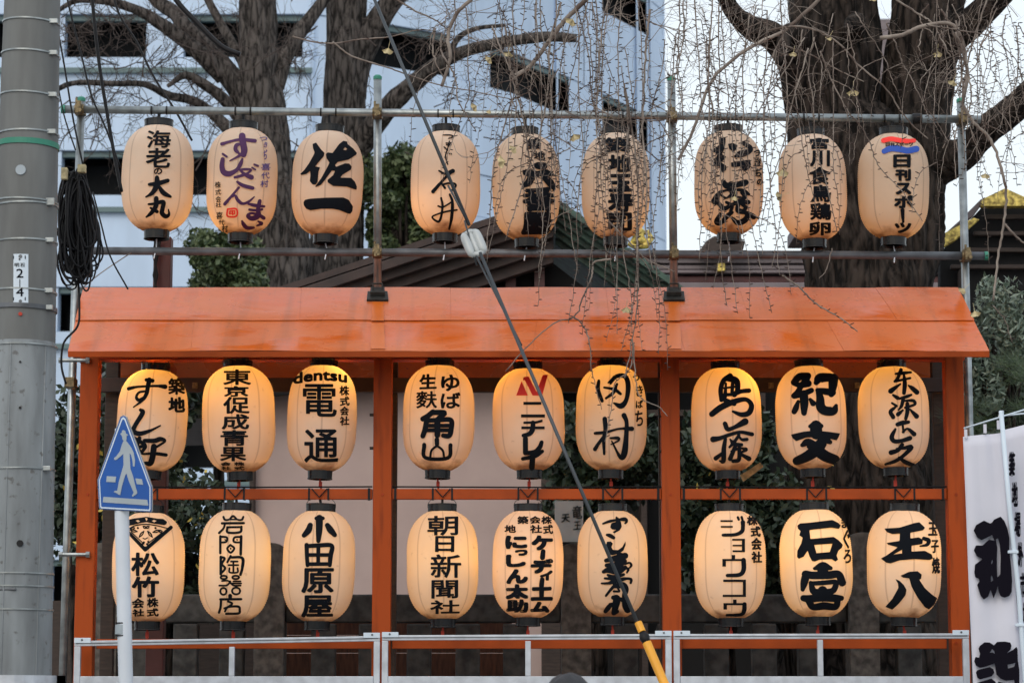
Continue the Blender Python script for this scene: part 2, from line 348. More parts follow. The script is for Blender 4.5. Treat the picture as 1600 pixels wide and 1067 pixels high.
# ---- the pale blue building behind, flat on the left and curving away to the right
PLAN = [(-1300,45),(-320,45),(-230,45.6),(-100,46.9),(0,48.6),(90,51.2),(160,53.6),(215,55.5),(243,57)]
def plan(px, inset=0.0):
    q = px-800
    for (a, ya), (c, yc) in zip(PLAN, PLAN[1:]):
        if a <= q <= c:
            y = ya+(yc-ya)*(q-a)/(c-a); break
    return Vector((q/F*(y+15)*1.005, y+inset, 0))
def zl(py): return at(800, py, 45).z
bl = thing('city_building', (0, 50, 0), 'pale blue multi-storey building with dark recessed openings behind the bare trees', 'building')
def band(name, p0, p1, zlo, zhi, d0, d1, m, step=22):
    n = max(1, int(abs(p1-p0)/step)); b = MB()
    pf = [plan(p0+(p1-p0)*i/n, d0) for i in range(n+1)]; pb = [plan(p0+(p1-p0)*i/n, d1) for i in range(n+1)]
    vs = []
    for a, c in zip(pf, pb):
        vs += [(a.x,a.y,zlo),(a.x,a.y,zhi),(c.x,c.y,zhi),(c.x,c.y,zlo)]
    fs = []
    for i in range(n):
        for k in range(4): fs.append((i*4+k, i*4+(k+1) % 4, (i+1)*4+(k+1) % 4, (i+1)*4+k))
    fs += [(0,1,2,3), tuple(n*4+k for k in (3,2,1,0))]
    b.add(vs, fs); return b.build(name, m, bl)
L0, R0 = -480, 1043
levels = [(-617,-549,-531),(-404,-336,-318),(-191,-123,-105),(22,90,108),(235,305,325),(448,518,538),(661,731,751),(874,944,964)]
opens = [(-420,-290),(-230,-110),(-60,25),(85,215),(275,465),(570,700),(765,890),(945,1015)]
prev_bot = -760
for li, (t, bo, lg) in enumerate(levels):
    # spandrel in separate cladding panels
    segs = [L0, -200, 20, 240, 480, 735, 915, R0]
    for a, c in zip(segs, segs[1:]):
        band('cladding_panel', a+0.6, c-0.6, zl(t), zl(prev_bot), 0, 0.45, M['bldg'])
    prev_bot = bo
    op = opens if li != 4 else opens[:6]
    if li > 4: op = opens[:5]
    e = L0
    for a, c in op+[(R0, R0)]:
        if a-e > 1: band('column_panel', e+0.5, a-0.5, zl(bo)+0.02, zl(t)-0.02, 0.04, 0.45, M['bldg'])
        if a != R0:
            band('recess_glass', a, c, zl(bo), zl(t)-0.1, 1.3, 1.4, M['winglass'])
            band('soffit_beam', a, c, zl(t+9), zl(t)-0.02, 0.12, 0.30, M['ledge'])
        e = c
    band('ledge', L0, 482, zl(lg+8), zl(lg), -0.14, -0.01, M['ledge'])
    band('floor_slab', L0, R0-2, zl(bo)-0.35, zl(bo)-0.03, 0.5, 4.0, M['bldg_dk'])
band('cladding_panel', L0, R0, 0, zl(944), 0, 0.45, M['bldg'])
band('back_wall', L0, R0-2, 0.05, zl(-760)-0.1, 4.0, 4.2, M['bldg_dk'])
for px in (482, 872, 1000, 1022):
    band('pilaster', px-1.5, px+1.5, 0.05, zl(-755), -0.10, -0.005, M['bldg'])
q = plan(R0)
MB().box((q.x-0.3, q.y, 0.02), (q.x+0.02, q.y+12, zl(-760))).build('end_wall', M['bldg'], bl)
MB().add([(plan(L0).x, 45.2, zl(-760)), (q.x, 57.3, zl(-760)), (q.x, 66, zl(-760)), (plan(L0).x, 62, zl(-760))], [(0,1,2,3)]).build('roof', M['bldg_dk'], bl)
# far side town to the right, low, mostly hidden
ob = thing('office_block', (26, 88, 0), 'grey office block glimpsed between the forked trunk of the big tree', 'building')
p1 = at(1388, 150, 90); MB().box((p1.x-1.2, 90, 0), (p1.x+1.4, 99, at(0, 30, 90).z)).build('wall', M['purple'], ob)
for k in range(6):
    z = at(0, 140, 90).z-k*0.55; MB().box((p1.x-0.9, 89.93, z), (p1.x+1.1, 89.998, z+0.28)).build('window', M['winglass'], ob)

# ---- shrine hall: plaster gable, timber, copper edged roof
hall = thing('shrine_hall', (0, 8, 0), 'shrine hall with pink plaster wall under a brown gable roof edged in green copper', 'shrine building')
def qz(px, py, Y): return at(px, py, Y)
pa, pb = at(395, 1000, 8), at(846, 1000, 8)
zt = at(600, 440, 8).z
MB().box((pa.x, 8, 0), (pb.x, 8.25, at(0, 608, 8).z)).build('plaster_wall', M['plaster'], hall)
MB().box((pa.x, 8.004, at(0, 606, 8).z), (pb.x, 8.25, at(0, 500, 8).z)).build('upper_plaster_wall', M['plaster'], hall)
for (x0, x1, n) in ((388, 396, 'corner_post'), (846, 876, 'corner_post'), (1002, 1012, 'door_post'), (1180, 1200, 'corner_post')):
    a, c = at(x0, 900, 7.9), at(x1, 900, 7.9)
    MB().box((a.x, 7.88, 0), (c.x, 8.3, at(0, 500, 7.9).z)).build(n, M['wood_dark'], hall, bevel=0.01)
for (y0, y1) in ((590, 600), (640, 650), (700, 706)):
    a, c = at(876, y0, 7.95), at(1180, y1, 7.95)
    MB().box((a.x, 7.95, c.z), (c.x, 8.1, a.z)).build('door_rail', M['wood_dark'], hall, bevel=0.006)
a = at(846, 900, 8.3); c = at(1800, 900, 8.3)
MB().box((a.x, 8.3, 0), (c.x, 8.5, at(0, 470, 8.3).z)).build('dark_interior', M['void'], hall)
MB().box((at(120,900,8.3).x, 8.3, at(0, 625, 8).z), (pa.x, 12, at(0, 500, 8.3).z)).build('side_eave', M['wood_dark'], hall)
# gable: bargeboards on the left slope, stepping back
apex = (862, 318)
def slope_pt(x, dy=0): return (x, 322+(860-x)/3.05+dy)
depths = [6.9, 7.0, 7.1, 7.2, 7.3]; offs = [0, 17, 34, 52, 71, 92]
for k in range(5):
    Yk = depths[k]
    A = slope_pt(300, offs[k]); B = (865, 320+offs[k]*1.0); Cc = (865, 320+offs[k+1]-1.5); D = slope_pt(300, offs[k+1]-1.5)
    poly = [at(*A, Yk), at(*B, Yk), at(*Cc, Yk), at(*D, Yk)]
    MB().prism(poly, (0, 0.09+0.04*(5-k), 0)).build('bargeboard', M['rafter'], hall, bevel=0.006)
P = [at(*slope_pt(180, 100), 7.6), at(865, 412, 7.6), at(1060, 560, 7.6), at(180, 640, 7.6)]
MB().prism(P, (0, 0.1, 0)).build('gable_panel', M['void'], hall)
# dark red rafters inside the gable
for k, x in enumerate((700, 745, 790, 835)):
    MB().prism([at(x, 395+(865-x)/3.05, 7.45), at(x+16, 395+(865-x-16)/3.05, 7.45), at(x+16, 470, 7.45), at(x, 470, 7.45)], (0, 0.08, 0)).build('gable_slat', M['maroon'], hall)
rs = lambda x, dy=0: (x, 318+(x-868)*0.76+dy)
for k in range(5):
    Yk = 7.0+0.1*k; o0, o1 = k*13, k*13+12
    poly = [at(868, 318+o0, Yk), at(1075, 318+207*.70+o0*1.0, Yk), at(1075, 318+207*.70+o1, Yk), at(868, 318+o1, Yk)]
    MB().prism(poly, (0, 0.12, 0)).build('copper_edge', M['copper'], hall, bevel=0.006)
# scalloped copper tiles along the right edge
for i in range(9):
    x = 880+i*20; p = at(x, 318+(x-868)*0.70-3, 6.97); s = 0.055
    MB().lathe([(0.001, -.03), (s, -.03), (s, .0), (s*.6, .03), (0.001, .035)], 10, p).build('ridge_tile', M['copper'], hall)
# roof slopes running back
rp = [at(*slope_pt(120, -2), 6.9), at(865, 318, 6.9)]
bk = Vector((0, 4.2, 0))
MB().prism([rp[0], rp[1], rp[1]+bk, rp[0]+bk], (0, 0, 0.06)).build('roof_slope', M['rafter'], hall)
rp = [at(865, 317, 6.9), at(1075, 317+210*.70, 6.9)]
MB().prism([rp[0], rp[1], rp[1]+bk, rp[0]+bk], (0, 0, 0.06)).build('roof_slope', M['copper'], hall)
p = at(998, 372, 7.2)
b = MB(); b.lathe([(0.002,-.09),(.05,-.08),(.075,-.03),(.05,.02),(.07,.05),(.03,.09),(.002,.10)], 16, p); b.tube([p+Vector((-.09,0,-.05)), p+Vector((-.03,-.02,-.08)), p+Vector((.06,-.02,-.07)), p+Vector((.11,0,0)), p+Vector((.08,0,.07))], [.02,.03,.035,.03,.01], 8)
b.build('ridge_ornament', M['gold'], hall, smooth=True)

# ---- second roof ridge behind, brown with gold ends
rh = thing('ridge_roof', (5, 12, 0), 'long brown copper roof ridge with small gold square bosses between the scaffold and the big tree', 'roof')
for (y0, y1, d, m) in ((394, 402, -.10, 'purple'), (404, 412, -.03, 'purple'), (414, 421, 0, 'purple'), (423, 428, -.05, 'purple'), (431, 441, .02, 'maroon'), (443, 470, -.08, 'purple')):
    a, c = at(960, y0, 12), at(1480, y1, 12)
    MB().box((a.x, 12+d, c.z), (c.x, 12.5, a.z)).build('ridge_course', M[m], rh, bevel=0.01)
a, c = at(960, 470, 12.1), at(1480, 700, 12.1)
MB().box((a.x, 12.1, 0), (c.x, 12.6, a.z-0.01)).build('wall', M['wood_dark'], rh)
for x in (991, 1127):
    a, c = at(x-6, 411, 11.85), at(x+6, 424, 11.85)
    MB().box((a.x, 11.84, c.z), (c.x, 11.94, a.z)).build('gold_boss', M['gold'], rh, bevel=0.008)
P = [at(1090, 395, 11.7), at(1104, 376, 11.7), at(1116, 368, 11.7), at(1165, 376, 11.7), at(1160, 395, 11.7)]
MB().prism(P, (0, 0.5, 0)).build('ridge_end_tile', M['wood_dark'], rh, bevel=0.02)

# ---- gold edged gable on the right
gg = thing('gilded_gable', (4, 5, 0), 'dark gable with carved gold fascia boards at the right edge', 'shrine building')
Yg = 5.0; mx_ = 1572
def mir(poly): return [(2*mx_-x, y) for x, y in poly]
def gp(poly, Y, th, name, m, bev=0.008): return MB().prism([at(x, y, Y) for x, y in poly], (0, th, 0)).build(name, m, gg, bevel=bev)
top = [(1534,322),(1535,311),(1571,294),(1609,311),(1610,322)]
gp(top, Yg, .10, 'gold_ridge_board', M['gold'])
low = [(1466,392),(1467,369),(1497,353),(1522,340),(1531,343),(1495,374)]
gp(low, Yg+.02, .10, 'gold_fascia', M['gold']); gp(mir(low)[::-1], Yg+.02, .10, 'gold_fascia', M['gold'])
cap = [(1480,362),(1500,344),(1534,310),(1538,315),(1521,338),(1500,351)]
gp(cap, Yg+.06, .12, 'roof_edge', M['purple']); gp(mir(cap)[::-1], Yg+.06, .12, 'roof_edge', M['purple'])
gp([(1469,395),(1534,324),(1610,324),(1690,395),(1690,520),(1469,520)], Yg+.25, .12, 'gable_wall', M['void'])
for k in range(4):
    y = 335+k*26
    gp([(1540-k*18, y), (1604+k*18, y), (1604+k*18, y+7), (1540-k*18, y+7)], Yg+.16, .06, 'gable_tie', M['wood_dark'])
gp([(1469,520),(1690,520),(1690,1075),(1469,1075)], Yg+.4, .12, 'lower_wall', M['wood_dark'])
gp([(1500,420),(1512,420),(1512,900),(1500,900)], Yg+.1, .12, 'post', M['wood_dark'])
gp([(1585,655),(1700,655),(1700,950),(1585,950)], Yg+.3, .08, 'plaster_panel', M['stone'])
gp([(1240,352),(1466,352),(1466,372),(1240,372)], Yg+1.2, .5, 'rear_roof_edge', M['purple'])

# ---- ridge of grey building at far left under the openings is part of the city building; a maroon post behind the rack roof
mp_ = at(255, 400, 1.0)
mpost = MB().box((mp_.x-.055, .95, 0), (mp_.x+.055, 1.06, at(0, 372, 1.0).z)).build('maroon_post', M['maroon'], None, bevel=.006)
tag(mpost, 'dark maroon square post standing behind the orange roof below the first top lantern', 'post')
b = MB()
for k in range(3):
    b.tube([at(243+k*4, 372, .9), at(240+k*3, 400, .9), at(246-k*3, 430, .9), at(236+k*6, 470, .9)], .008, 6)
o = b.build('wire', M['rubber'], mpost)

# ================================================================= TREES
rng = random.Random(7)
def limb(name, pts, m, parent, sides=18, n=8, wob=0.16, freq=2.2, label=None, fur=0):
    """pts: (px, py, Y, radius px)"""
    P = cr(pts, n); w3 = []; rr = []
    for (x, y, Y, r) in P:
        w3.append(at(x, y, Y)); rr.append(r/ppm(Y))
    b = MB(); b.tube(w3, rr, sides)
    # knobbly: push every ring vertex by noise and vertical furrows
    N = len(w3)
    for i in range(N*sides):
        k = i//sides; v = Vector(b.v[i]); c = w3[k]; d = v-c
        f = noise.noise(v*freq)*wob + noise.noise(Vector((v.x*9, v.y*9, v.z*1.6)))*wob*.6
        if fur: f += fur*(.4-abs(noise.noise(Vector((v.x*13, v.y*13, v.z*2.1))))*3.2) + fur*.4*noise.noise(Vector((v.x*40, v.y*40, v.z*9)))
        b.v[i] = tuple(c+d*(1+f))
    o = b.build(name, M[m], parent, smooth=True)
    if label: o['label'] = label
    return o
def twigs(name, starts, m, parent, rng, px_len=(30, 90), r0=1.6, depth=2, dirs=None, kind=None, n=5, ratio=.62):
    b = MB()
    def grow(p, d, L, r, lv):
        pts = [p.copy()]; q = p.copy()
        for i in range(n):
            d = (d + Vector((rng.gauss(0,.22), rng.gauss(0,.12), rng.gauss(0,.22)+.02))).normalized()
            q = q + d*(L/n); pts.append(q.copy())
        b.tube(pts, [r*(1-.6*i/n) for i in range(n+1)], 4 if lv else 5, caps=False)
        if lv > 0:
            for i in range(2, n+1):
                for _ in range(1 if rng.random() < .75 else 2):
                    e = Vector((rng.uniform(-1,1), rng.uniform(-.4,.4), rng.uniform(-1,1))).normalized()
                    grow(pts[i], (d+e*.95).normalized(), L*ratio*rng.uniform(.6,1.1), r*.62, lv-1)
    for (x, y, Y, dx, dy) in starts:
        s = ppm(Y); L = rng.uniform(*px_len)/s
        grow(at(x, y, Y), Vector((dx, rng.uniform(-.3,.3), -dy)).normalized(), L, r0/s, depth)
    return b.build(name, M[m], parent, kind=kind)

# two bare trees behind the hall on the left
TY = 14.0
ta = thing('bare_tree', at(440, 900, TY)*1.0, 'bare tree with one grey trunk and a long limb reaching up to the left', 'tree'); ta.location.z = 0
bark_ = 'bark'
def g0(px): # point far below frame -> pixel row of the ground at TY
    return 1110+1.6*F/(TY+15)
limb('trunk', [(398,-160,TY,28),(402,-20,TY,30),(407,120,TY,32),(420,240,TY,36),(433,340,TY,43),(440,450,TY,49),(444,700,TY,54),(448,1000,TY,60),(450,g0(0),TY,74)], bark_, ta, 80, 26, wob=.10, fur=.05)
limb('limb', [(60,40,TY-.7,2.5),(105,8,TY-.6,4),(130,0,TY-.6,6),(175,4,TY-.5,7),(220,19,TY-.4,8.5),(252,38,TY-.3,10),(285,62,TY-.2,11),(325,95,TY-.1,13),(350,120,TY,15)], bark_, ta)
limb('limb', [(195,-70,TY+.3,7),(240,-4,TY+.2,10),(272,20,TY+.1,12),(290,44,TY,14),(315,72,TY,16),(350,108,TY,17),(378,150,TY,19),(402,205,TY,22),(420,260,TY,26)], bark_, ta)
limb('limb', [(60,158,TY-.9,3),(86,142,TY-.9,4),(118,130,TY-.8,4.5),(175,131,TY-.7,4.8),(225,132,TY-.5,5.5),(262,149,TY-.3,6.5),(310,162,TY-.1,8),(360,205,TY-.05,12),(400,255,TY,14)], bark_, ta)
limb('limb', [(535,-40,TY+.3,8),(498,12,TY+.2,9.5),(468,52,TY+.1,11),(445,92,TY,13),(428,135,TY,17)], bark_, ta)
limb('limb', [(262,135,TY-.4,3),(290,118,TY-.3,6),(318,132,TY-.2,8),(352,158,TY-.1,10),(385,205,TY,11),(412,255,TY,12)], bark_, ta)
limb('limb', [(300,-50,TY+.6,5),(330,10,TY+.6,6),(352,50,TY+.5,7),(376,92,TY+.3,9),(395,130,TY+.1,11)], bark_, ta)
tb = thing('bare_tree', at(530, 900, TY+1.2), 'bare tree with thick furrowed trunk and limbs reaching right behind the scaffold', 'tree'); tb.location.z = 0
TB = TY+1.2
limb('trunk', [(545,-160,TB,30),(542,-20,TB,31),(540,100,TB,33),(536,220,TB,36),(530,330,TB,41),(524,450,TB,45),(520,700,TB,50),(518,1000,TB,56),(516,g0(0),TB,68)], bark_, tb, 80, 26, wob=.10, fur=.05)
limb('limb', [(660,-60,TB-.3,14),(618,-5,TB-.2,17),(588,40,TB-.1,20),(560,90,TB,24),(548,150,TB,26)], bark_, tb)
limb('limb', [(900,60,TB-1.6,7),(850,58,TB-1.5,8),(790,66,TB-1.3,9),(735,78,TB-1,10),(690,98,TB-.8,12),(650,128,TB-.6,14),(605,170,TB-.4,16),(565,225,TB-.1,20),(542,275,TB,24)], bark_, tb)
limb('limb', [(700,90,TB-.7,6),(716,60,TB-.7,4.5),(745,45,TB-.8,3.5),(790,40,TB-.9,2.5)], bark_, tb)
st = []
for _ in range(80):
    x = rng.uniform(90, 430); y = 10+(x-100)*.4+rng.uniform(-50, 230)
    st.append((x, y, TY+rng.uniform(-1.2, .6), rng.uniform(-1,1), rng.uniform(-1,.8)))
twigs('fine_branches', st, 'twig_far', ta, rng, (45, 120), 1.15, 2, kind='stuff')
st = [(rng.uniform(560, 800), rng.uniform(20, 260), TB+rng.uniform(-1.6,.3), rng.uniform(-.6,1), rng.uniform(-.8,1)) for _ in range(22)]
st += [(rng.uniform(440, 505), rng.uniform(0, 240), TB+rng.uniform(-.8,.3), rng.uniform(-1,.6), rng.uniform(-.8,1)) for _ in range(12)]
twigs('fine_branches', st, 'twig_far', tb, rng, (40, 100), 1.0, 2, kind='stuff')

# the big ginkgo on the right
GY = 4.0
gt = thing('ginkgo_tree', at(1345, 900, GY), 'huge dark forked ginkgo tree with weeping twigs hanging over the lanterns', 'tree'); gt.location.z = 0
gg0 = 1110+1.6*F/(GY+15)
limb('trunk', [(1296,-420,GY,56),(1299,-200,GY,60),(1302,-40,GY,68),(1302,60,GY,70),(1301,130,GY,73),(1305,180,GY,72),(1328,230,GY,92),(1346,300,GY,108),(1354,380,GY,100),(1354,460,GY,97),(1352,600,GY,104),(1346,750,GY,116),(1342,1000,GY,132),(1340,gg0,GY,190)], 'bark_dk', gt, 110, 30, wob=.12, fur=.05)
limb('trunk_fork', [(1510,-420,GY+.2,40),(1484,-200,GY+.15,46),(1456,-40,GY+.1,60),(1440,60,GY+.05,54),(1431,140,GY+.1,56),(1424,220,GY+.1,60),(1412,320,GY+.1,66),(1390,420,GY,72),(1370,520,GY,80)], 'bark_dk', gt, 90, 30, wob=.12, fur=.05)
limb('limb', [(1110,-60,GY-1.4,12),(1140,10,GY-1.1,15),(1172,42,GY-.8,19),(1210,60,GY-.5,24),(1245,105,GY-.25,30),(1262,190,GY-.1,34),(1290,280,GY,56)], 'bark_dk', gt)
limb('limb', [(1640,-110,GY-.8,22),(1575,-25,GY-.6,23),(1525,28,GY-.4,24),(1485,62,GY-.2,28),(1455,105,GY,34)], 'bark_dk', gt)
limb('limb', [(1700,60,GY-1.0,17),(1640,115,GY-.8,19),(1590,165,GY-.6,21),(1540,205,GY-.4,23),(1505,240,GY-.2,26),(1460,262,GY,36),(1420,300,GY,50)], 'bark_dk', gt)
limb('limb_stub', [(1322,45,GY-.75,2),(1330,38,GY-.62,13),(1338,36,GY-.45,16),(1330,60,GY-.2,22)], 'bark_dk', gt)
limb('burr', [(1215,100,GY-.9,4),(1222,75,GY-.8,10),(1232,50,GY-.6,13),(1250,60,GY-.4,22)], 'bark_dk', gt)

# thin boughs that carry the weeping twigs; mostly above the picture
def strand(pts, r, tw, sp, rg, spur=True, taper=.45, step=0.034):
    """pts 3-D list; r metres"""
    P = [Vector(p) for p in cr([tuple(p) for p in pts], 7)]
    # small zig-zag
    for i in range(1, len(P)-1): P[i] += Vector((rg.gauss(0,.0022), rg.gauss(0,.0022), 0))
    N = len(P); tw.tube(P, [r*(1-(1-taper)*i/N) for i in range(N)], 6, caps=True)
    if not spur: return
    acc = 0; side = rg.choice((-1, 1))
    for a, c in zip(P, P[1:]):
        L = (c-a).length; d = (c-a).normalized()
        while acc < L:
            q = a.lerp(c, acc/L)
            s = Vector((side*rg.uniform(.6,1), rg.uniform(-.7,.7), rg.uniform(-.15,.55))).normalized()
            ln = rg.uniform(.012, .029); side = -side if rg.random() < .85 else side
            sp.tube([q, q+s*ln*.55, q+s*ln], [.0024, .0031, .0020], 4)
            acc += step*rg.uniform(.6, 1.5)
        acc -= L
def droop(px0, py0, px1, py1, Y, bow, rg, kinks=6):
    pts = []
    wob = [rg.gauss(0, 1) for _ in range(kinks+1)]
    for i in range(kinks+1):
        t = i/kinks; x = px0+(px1-px0)*t + sin(t*pi)*bow + wob[i]*3.2*min(1, i); y = py0+(py1-py0)*t
        pts.append(at(x, y, Y+rg.gauss(0,.02)))
    return pts
def dstrand(pl, Y, r=.005, spur=True, taper=.5, leafpart=None):
    tw, sp = MB(), MB(); strand([at(x, y, Y+(yy if len(q) > 2 else 0)) for q in pl for (x, y, yy) in [(q[0], q[1], q[2] if len(q) > 2 else 0)]], r, tw, sp, rng, spur, taper)
    o = tw.build('hanging_twig', M['twig'], gt, smooth=True)
    if spur and sp.v: sp.build('spurs', M['spur'], o, kind='stuff')
    return o
# drawn boughs and twigs (photo pixels, depth)
dstrand([(800,122),(830,102),(860,62),(885,30),(915,0),(950,-40),(1000,-90)], -.55, .012, False, 1.3)
dstrand([(690,135),(703,90),(700,55),(715,20),(740,-5),(780,-60)], -.65, .0095, False, 1.3)
dstrand([(457,57),(490,66),(525,68),(560,62),(610,58),(650,48),(678,48)], -.65, .005, True)
dstrand([(520,66),(550,88),(600,104),(640,118),(690,134),(740,143),(800,156)], -.65, .0055, False)
dstrand([(680,45),(676,70),(682,100),(692,120)], -.65, .0065, False)
dstrand([(620,0),(650,18),(680,32),(702,48)], -.65, .006, True)
dstrand([(800,156),(790,190),(772,260),(766,330),(760,400)], -.6, .005, True)
dstrand([(1060,250),(1085,200),(1110,130),(1150,90),(1190,65),(1230,45),(1290,-10)], -.5, .009, False, 1.4)
dstrand([(1200,48),(1250,42),(1300,60),(1345,105),(1385,140),(1415,185),(1450,217)], -.9, .0065, False)
dstrand([(1220,70),(1265,85),(1310,110),(1350,128)], -.9, .005, True)
dstrand([(1400,0),(1440,25),(1458,38),(1470,60),(1485,90)], -1.1, .006, True)
dstrand([(1375,60),(1410,55),(1440,42),(1485,38),(1505,70),(1512,120),(1505,160),(1520,190),(1545,215),(1560,250),(1572,300),(1568,350),(1560,400),(1552,470)], -1.1, .0125, False, .5)
dstrand([(1570,350),(1590,372),(1615,390)], -1.1, .007, True)
dstrand([(1552,478),(1570,500),(1582,535)], -1.1, .004, True)
dstrand([(955,405),(928,410),(925,430),(915,455),(897,495),(870,503),(830,535),(790,580)], -.85, .006, False, .5)
dstrand([(897,495),(915,515),(923,545),(925,580),(940,640)], -.85, .0045, True)
dstrand([(988,530),(985,575),(960,600),(955,640),(945,690)], -.85, .0045, True)
dstrand([(990,535),(992,580),(1000,620),(1030,636),(1043,650)], -.85, .0045, False)
dstrand([(1300,388),(1292,420),(1280,435)], -.9, .004, False)
dstrand([(1222,430),(1250,450),(1275,475),(1310,495),(1340,518)], -.9, .0055, True)
dstrand([(950,345),(985,380),(1010,405),(1055,425)], -.85, .0055, False)
dstrand([(1450,40),(1500,48),(1550,60),(1590,100),(1600,160)], -1.4, .004, True)
# many hanging strands; (x range, top, bottom range, count)
def strands(n, xr, top, bot, Yr, r=(.0025, .0046), lean=36, spur=True):
    for i in range(n):
        x = rng.uniform(*xr); y1 = rng.uniform(*bot); y0 = rng.uniform(*top); Y = rng.uniform(*Yr)
        tw, sp = MB(), MB(); dx = rng.gauss(0, lean)*(2.4 if rng.random() < .22 else 1)
        pts = droop(x, y0, x+dx, y1, Y, rng.gauss(0, 14), rng)
        strand(pts, rng.uniform(*r)*(1.6 if rng.random() < .15 else 1), tw, sp, rng, spur)
        # a side shoot
        if rng.random() < .65:
            k = rng.randrange(1, len(pts)-2); q = pts[k]; s = rng.choice((-1, 1)); L = rng.uniform(.15, .42)
            strand([q, q+Vector((s*L*.35, 0, -L*.2)), q+Vector((s*L*.5, .02, -L*.6)), q+Vector((s*L*.55, .03, -L*1.1))], .003, tw, sp, rng, spur)
        o = tw.build('hanging_twig', M['twig'], gt, smooth=True)
        if sp.v: sp.build('spurs', M['spur'], o, kind='stuff')
strands(9, (680, 800), (-40, 60), (130, 300), (-.9, -.4))
strands(11, (780, 905), (-60, 60), (230, 480), (-1.1, -.4))
strands(16, (870, 1010), (-60, 40), (260, 540), (-1.2, -.4))
strands(8, (940, 1010), (60, 250), (500, 600), (-1.0, -.7))
strands(18, (1010, 1230), (-60, 90), (240, 440), (-1.3, -.4))
strands(5, (1090, 1200), (0, 90), (450, 500), (-.9, -.5))
strands(11, (1200, 1330), (20, 90), (190, 400), (-1.2, -.5))
strands(7, (1330, 1500), (-20, 60), (90, 280), (-1.4, -.6))
strands(3, (1300, 1420), (20, 60), (150, 260), (-1.2, -.7))
strands(11, (1460, 1600), (-40, 110), (150, 420), (-1.5, -.2), r=(.002, .0036), lean=40)
strands(10, (1480, 1610), (-40, 60), (150, 300), (1.5, 3.5), r=(.003, .005), lean=40)
# tangle of short crossing shoots
st = [(rng.uniform(780, 1240), rng.uniform(-20, 240), rng.uniform(-1.2,-.4), rng.uniform(-1,1), rng.uniform(-.3,1)) for _ in range(34)]
twigs('crossing_shoots', st, 'twig', gt, rng, (40, 110), .95, 1, kind='stuff')
st = [(rng.uniform(760, 1260), rng.uniform(-40, 190), rng.uniform(-.9,.6), rng.uniform(-1,1), rng.uniform(-1,.6)) for _ in range(44)]+[(rng.uniform(1470, 1610), rng.uniform(-20, 280), rng.uniform(1,3), rng.uniform(-1,1), rng.uniform(-1,.2)) for _ in range(16)]
twigs('fine_web', st, 'twig', gt, rng, (60, 130), .62, 2, kind='stuff')
# last ginkgo leaves
def fan_leaf(p, s, a, tilt):
    vs = [(0,0,0)]; n = 9
    for i in range(n):
        t = -1+2*i/(n-1); an = t*1.05
        rr = s*(1-.10*abs(sin(i*1.7))) * (.86 if i == n//2 else 1)
        vs.append((sin(an)*rr, .18*s*sin(i*1.3), -cos(an)*rr))
    fs = [(0, i, i+1) for i in range(1, n)]
    R_ = Matrix.Rotation(a, 4, 'Y') @ Matrix.Rotation(tilt, 4, 'Z')
    b = MB(); b.add([R_ @ Vector(v)+p for v in vs], fs)
    b.tube([p, p + R_ @ Vector((0, 0, s*1.1))], .0012, 4)
    return b
for (x, y, s, a, Y) in [(607,80,9,.2,-.7),(895,35,10,.6,-.7),(896,215,10,-.4,-.8),(1465,85,9,.1,-1.0),(1333,145,10,.05,-.9),(1223,270,11,.1,-.8),(1222,310,9,1.2,-.8),(1365,-2,8,.3,-.9),(745,170,8,1.1,-.6),(767,95,8,.9,-.6),(795,85,9,.2,-.6),(979,484,9,.1,-.55),(1490,130,8,.4,-1.0),(1507,455,8,.8,-.9),(1523,490,9,-.2,-.9),(806,235,9,.9,-.8),(790,258,11,1.4,-.7),(1148,310,7,.2,-.9),(1297,60,7,.5,-.9),(1240,85,7,.2,-.9),(1540,275,8,.1,-1.1),(765,175,6,.4,-.6)]:
    fan_leaf(at(x, y-s*.5, Y), s/ppm(Y)*1.25, a, rng.uniform(-.8,.8)).build('leaf', M['leafy'], gt)

# ---- shrubs and evergreens
def foliage(name, label, cat, cxy, Y, rad, n, m, leaf, rg, trunk=True, group=None, elong=1.9, lumps=18, yr=.7, extra=None):
    cx, cy = cxy; s = ppm(Y); root = thing(name, at(cx, cy, Y), label, cat, group); root.location.z = 0
    b = MB(); L = []
    for _ in range(lumps):
        a = rg.uniform(0, 2*pi); q = rg.random()**.5
        L.append((cx+cos(a)*rad[0]*q*.78, cy+sin(a)*rad[1]*q*.78, Y+rg.uniform(-yr, yr)*.6, rg.uniform(.26, .50)))
    for i in range(n):
        lx, ly, lY, k = rg.choice(L)
        d = Vector((rg.gauss(0,1), rg.gauss(0,1), rg.gauss(0,1))).normalized()*(rg.random()**.4)
        c = at(lx, ly, lY) + Vector((d.x*rad[0]*k/s, d.y*yr*k, d.z*rad[1]*k/s))
        if noise.noise(c*(5.0)) < -.36: continue
        u = Vector((rg.gauss(0,1), rg.gauss(0,1), rg.gauss(0,1)-.3)).normalized(); v = u.orthogonal().normalized(); v.rotate(Matrix.Rotation(rg.uniform(0, 6.28), 3, u))
        l = leaf*rg.uniform(.6,1.3)
        wv = v*(l/elong*.5)
        b.add([c-u*l*.5, c+wv, c+u*l*.5, c-wv], [(0,1,2,3)])
    b.build('foliage', M[m], root, kind='stuff')
    if trunk:
        t = MB(); base = at(cx, cy, Y); 
        t.tube([(base.x, base.y, 0), (base.x+.04, base.y, base.z*.5), (base.x, base.y, base.z)], [.07, .055, .03], 8)
        t.build('trunk', M['bark_dk'], root, smooth=True)
        t = MB()
        for (lx, ly, lY, k) in L:
            e = at(lx, ly, lY); t.tube([(base.x, base.y, base.z*.55), base.lerp(e, .5), e], [.03, .02, .008], 5)
        t.build('branches', M['bark_dk'], root, kind='stuff')
    return root
rf = random.Random(11)
a_, c_ = at(60, 938, 5.2), at(398, 1000, 5.2)
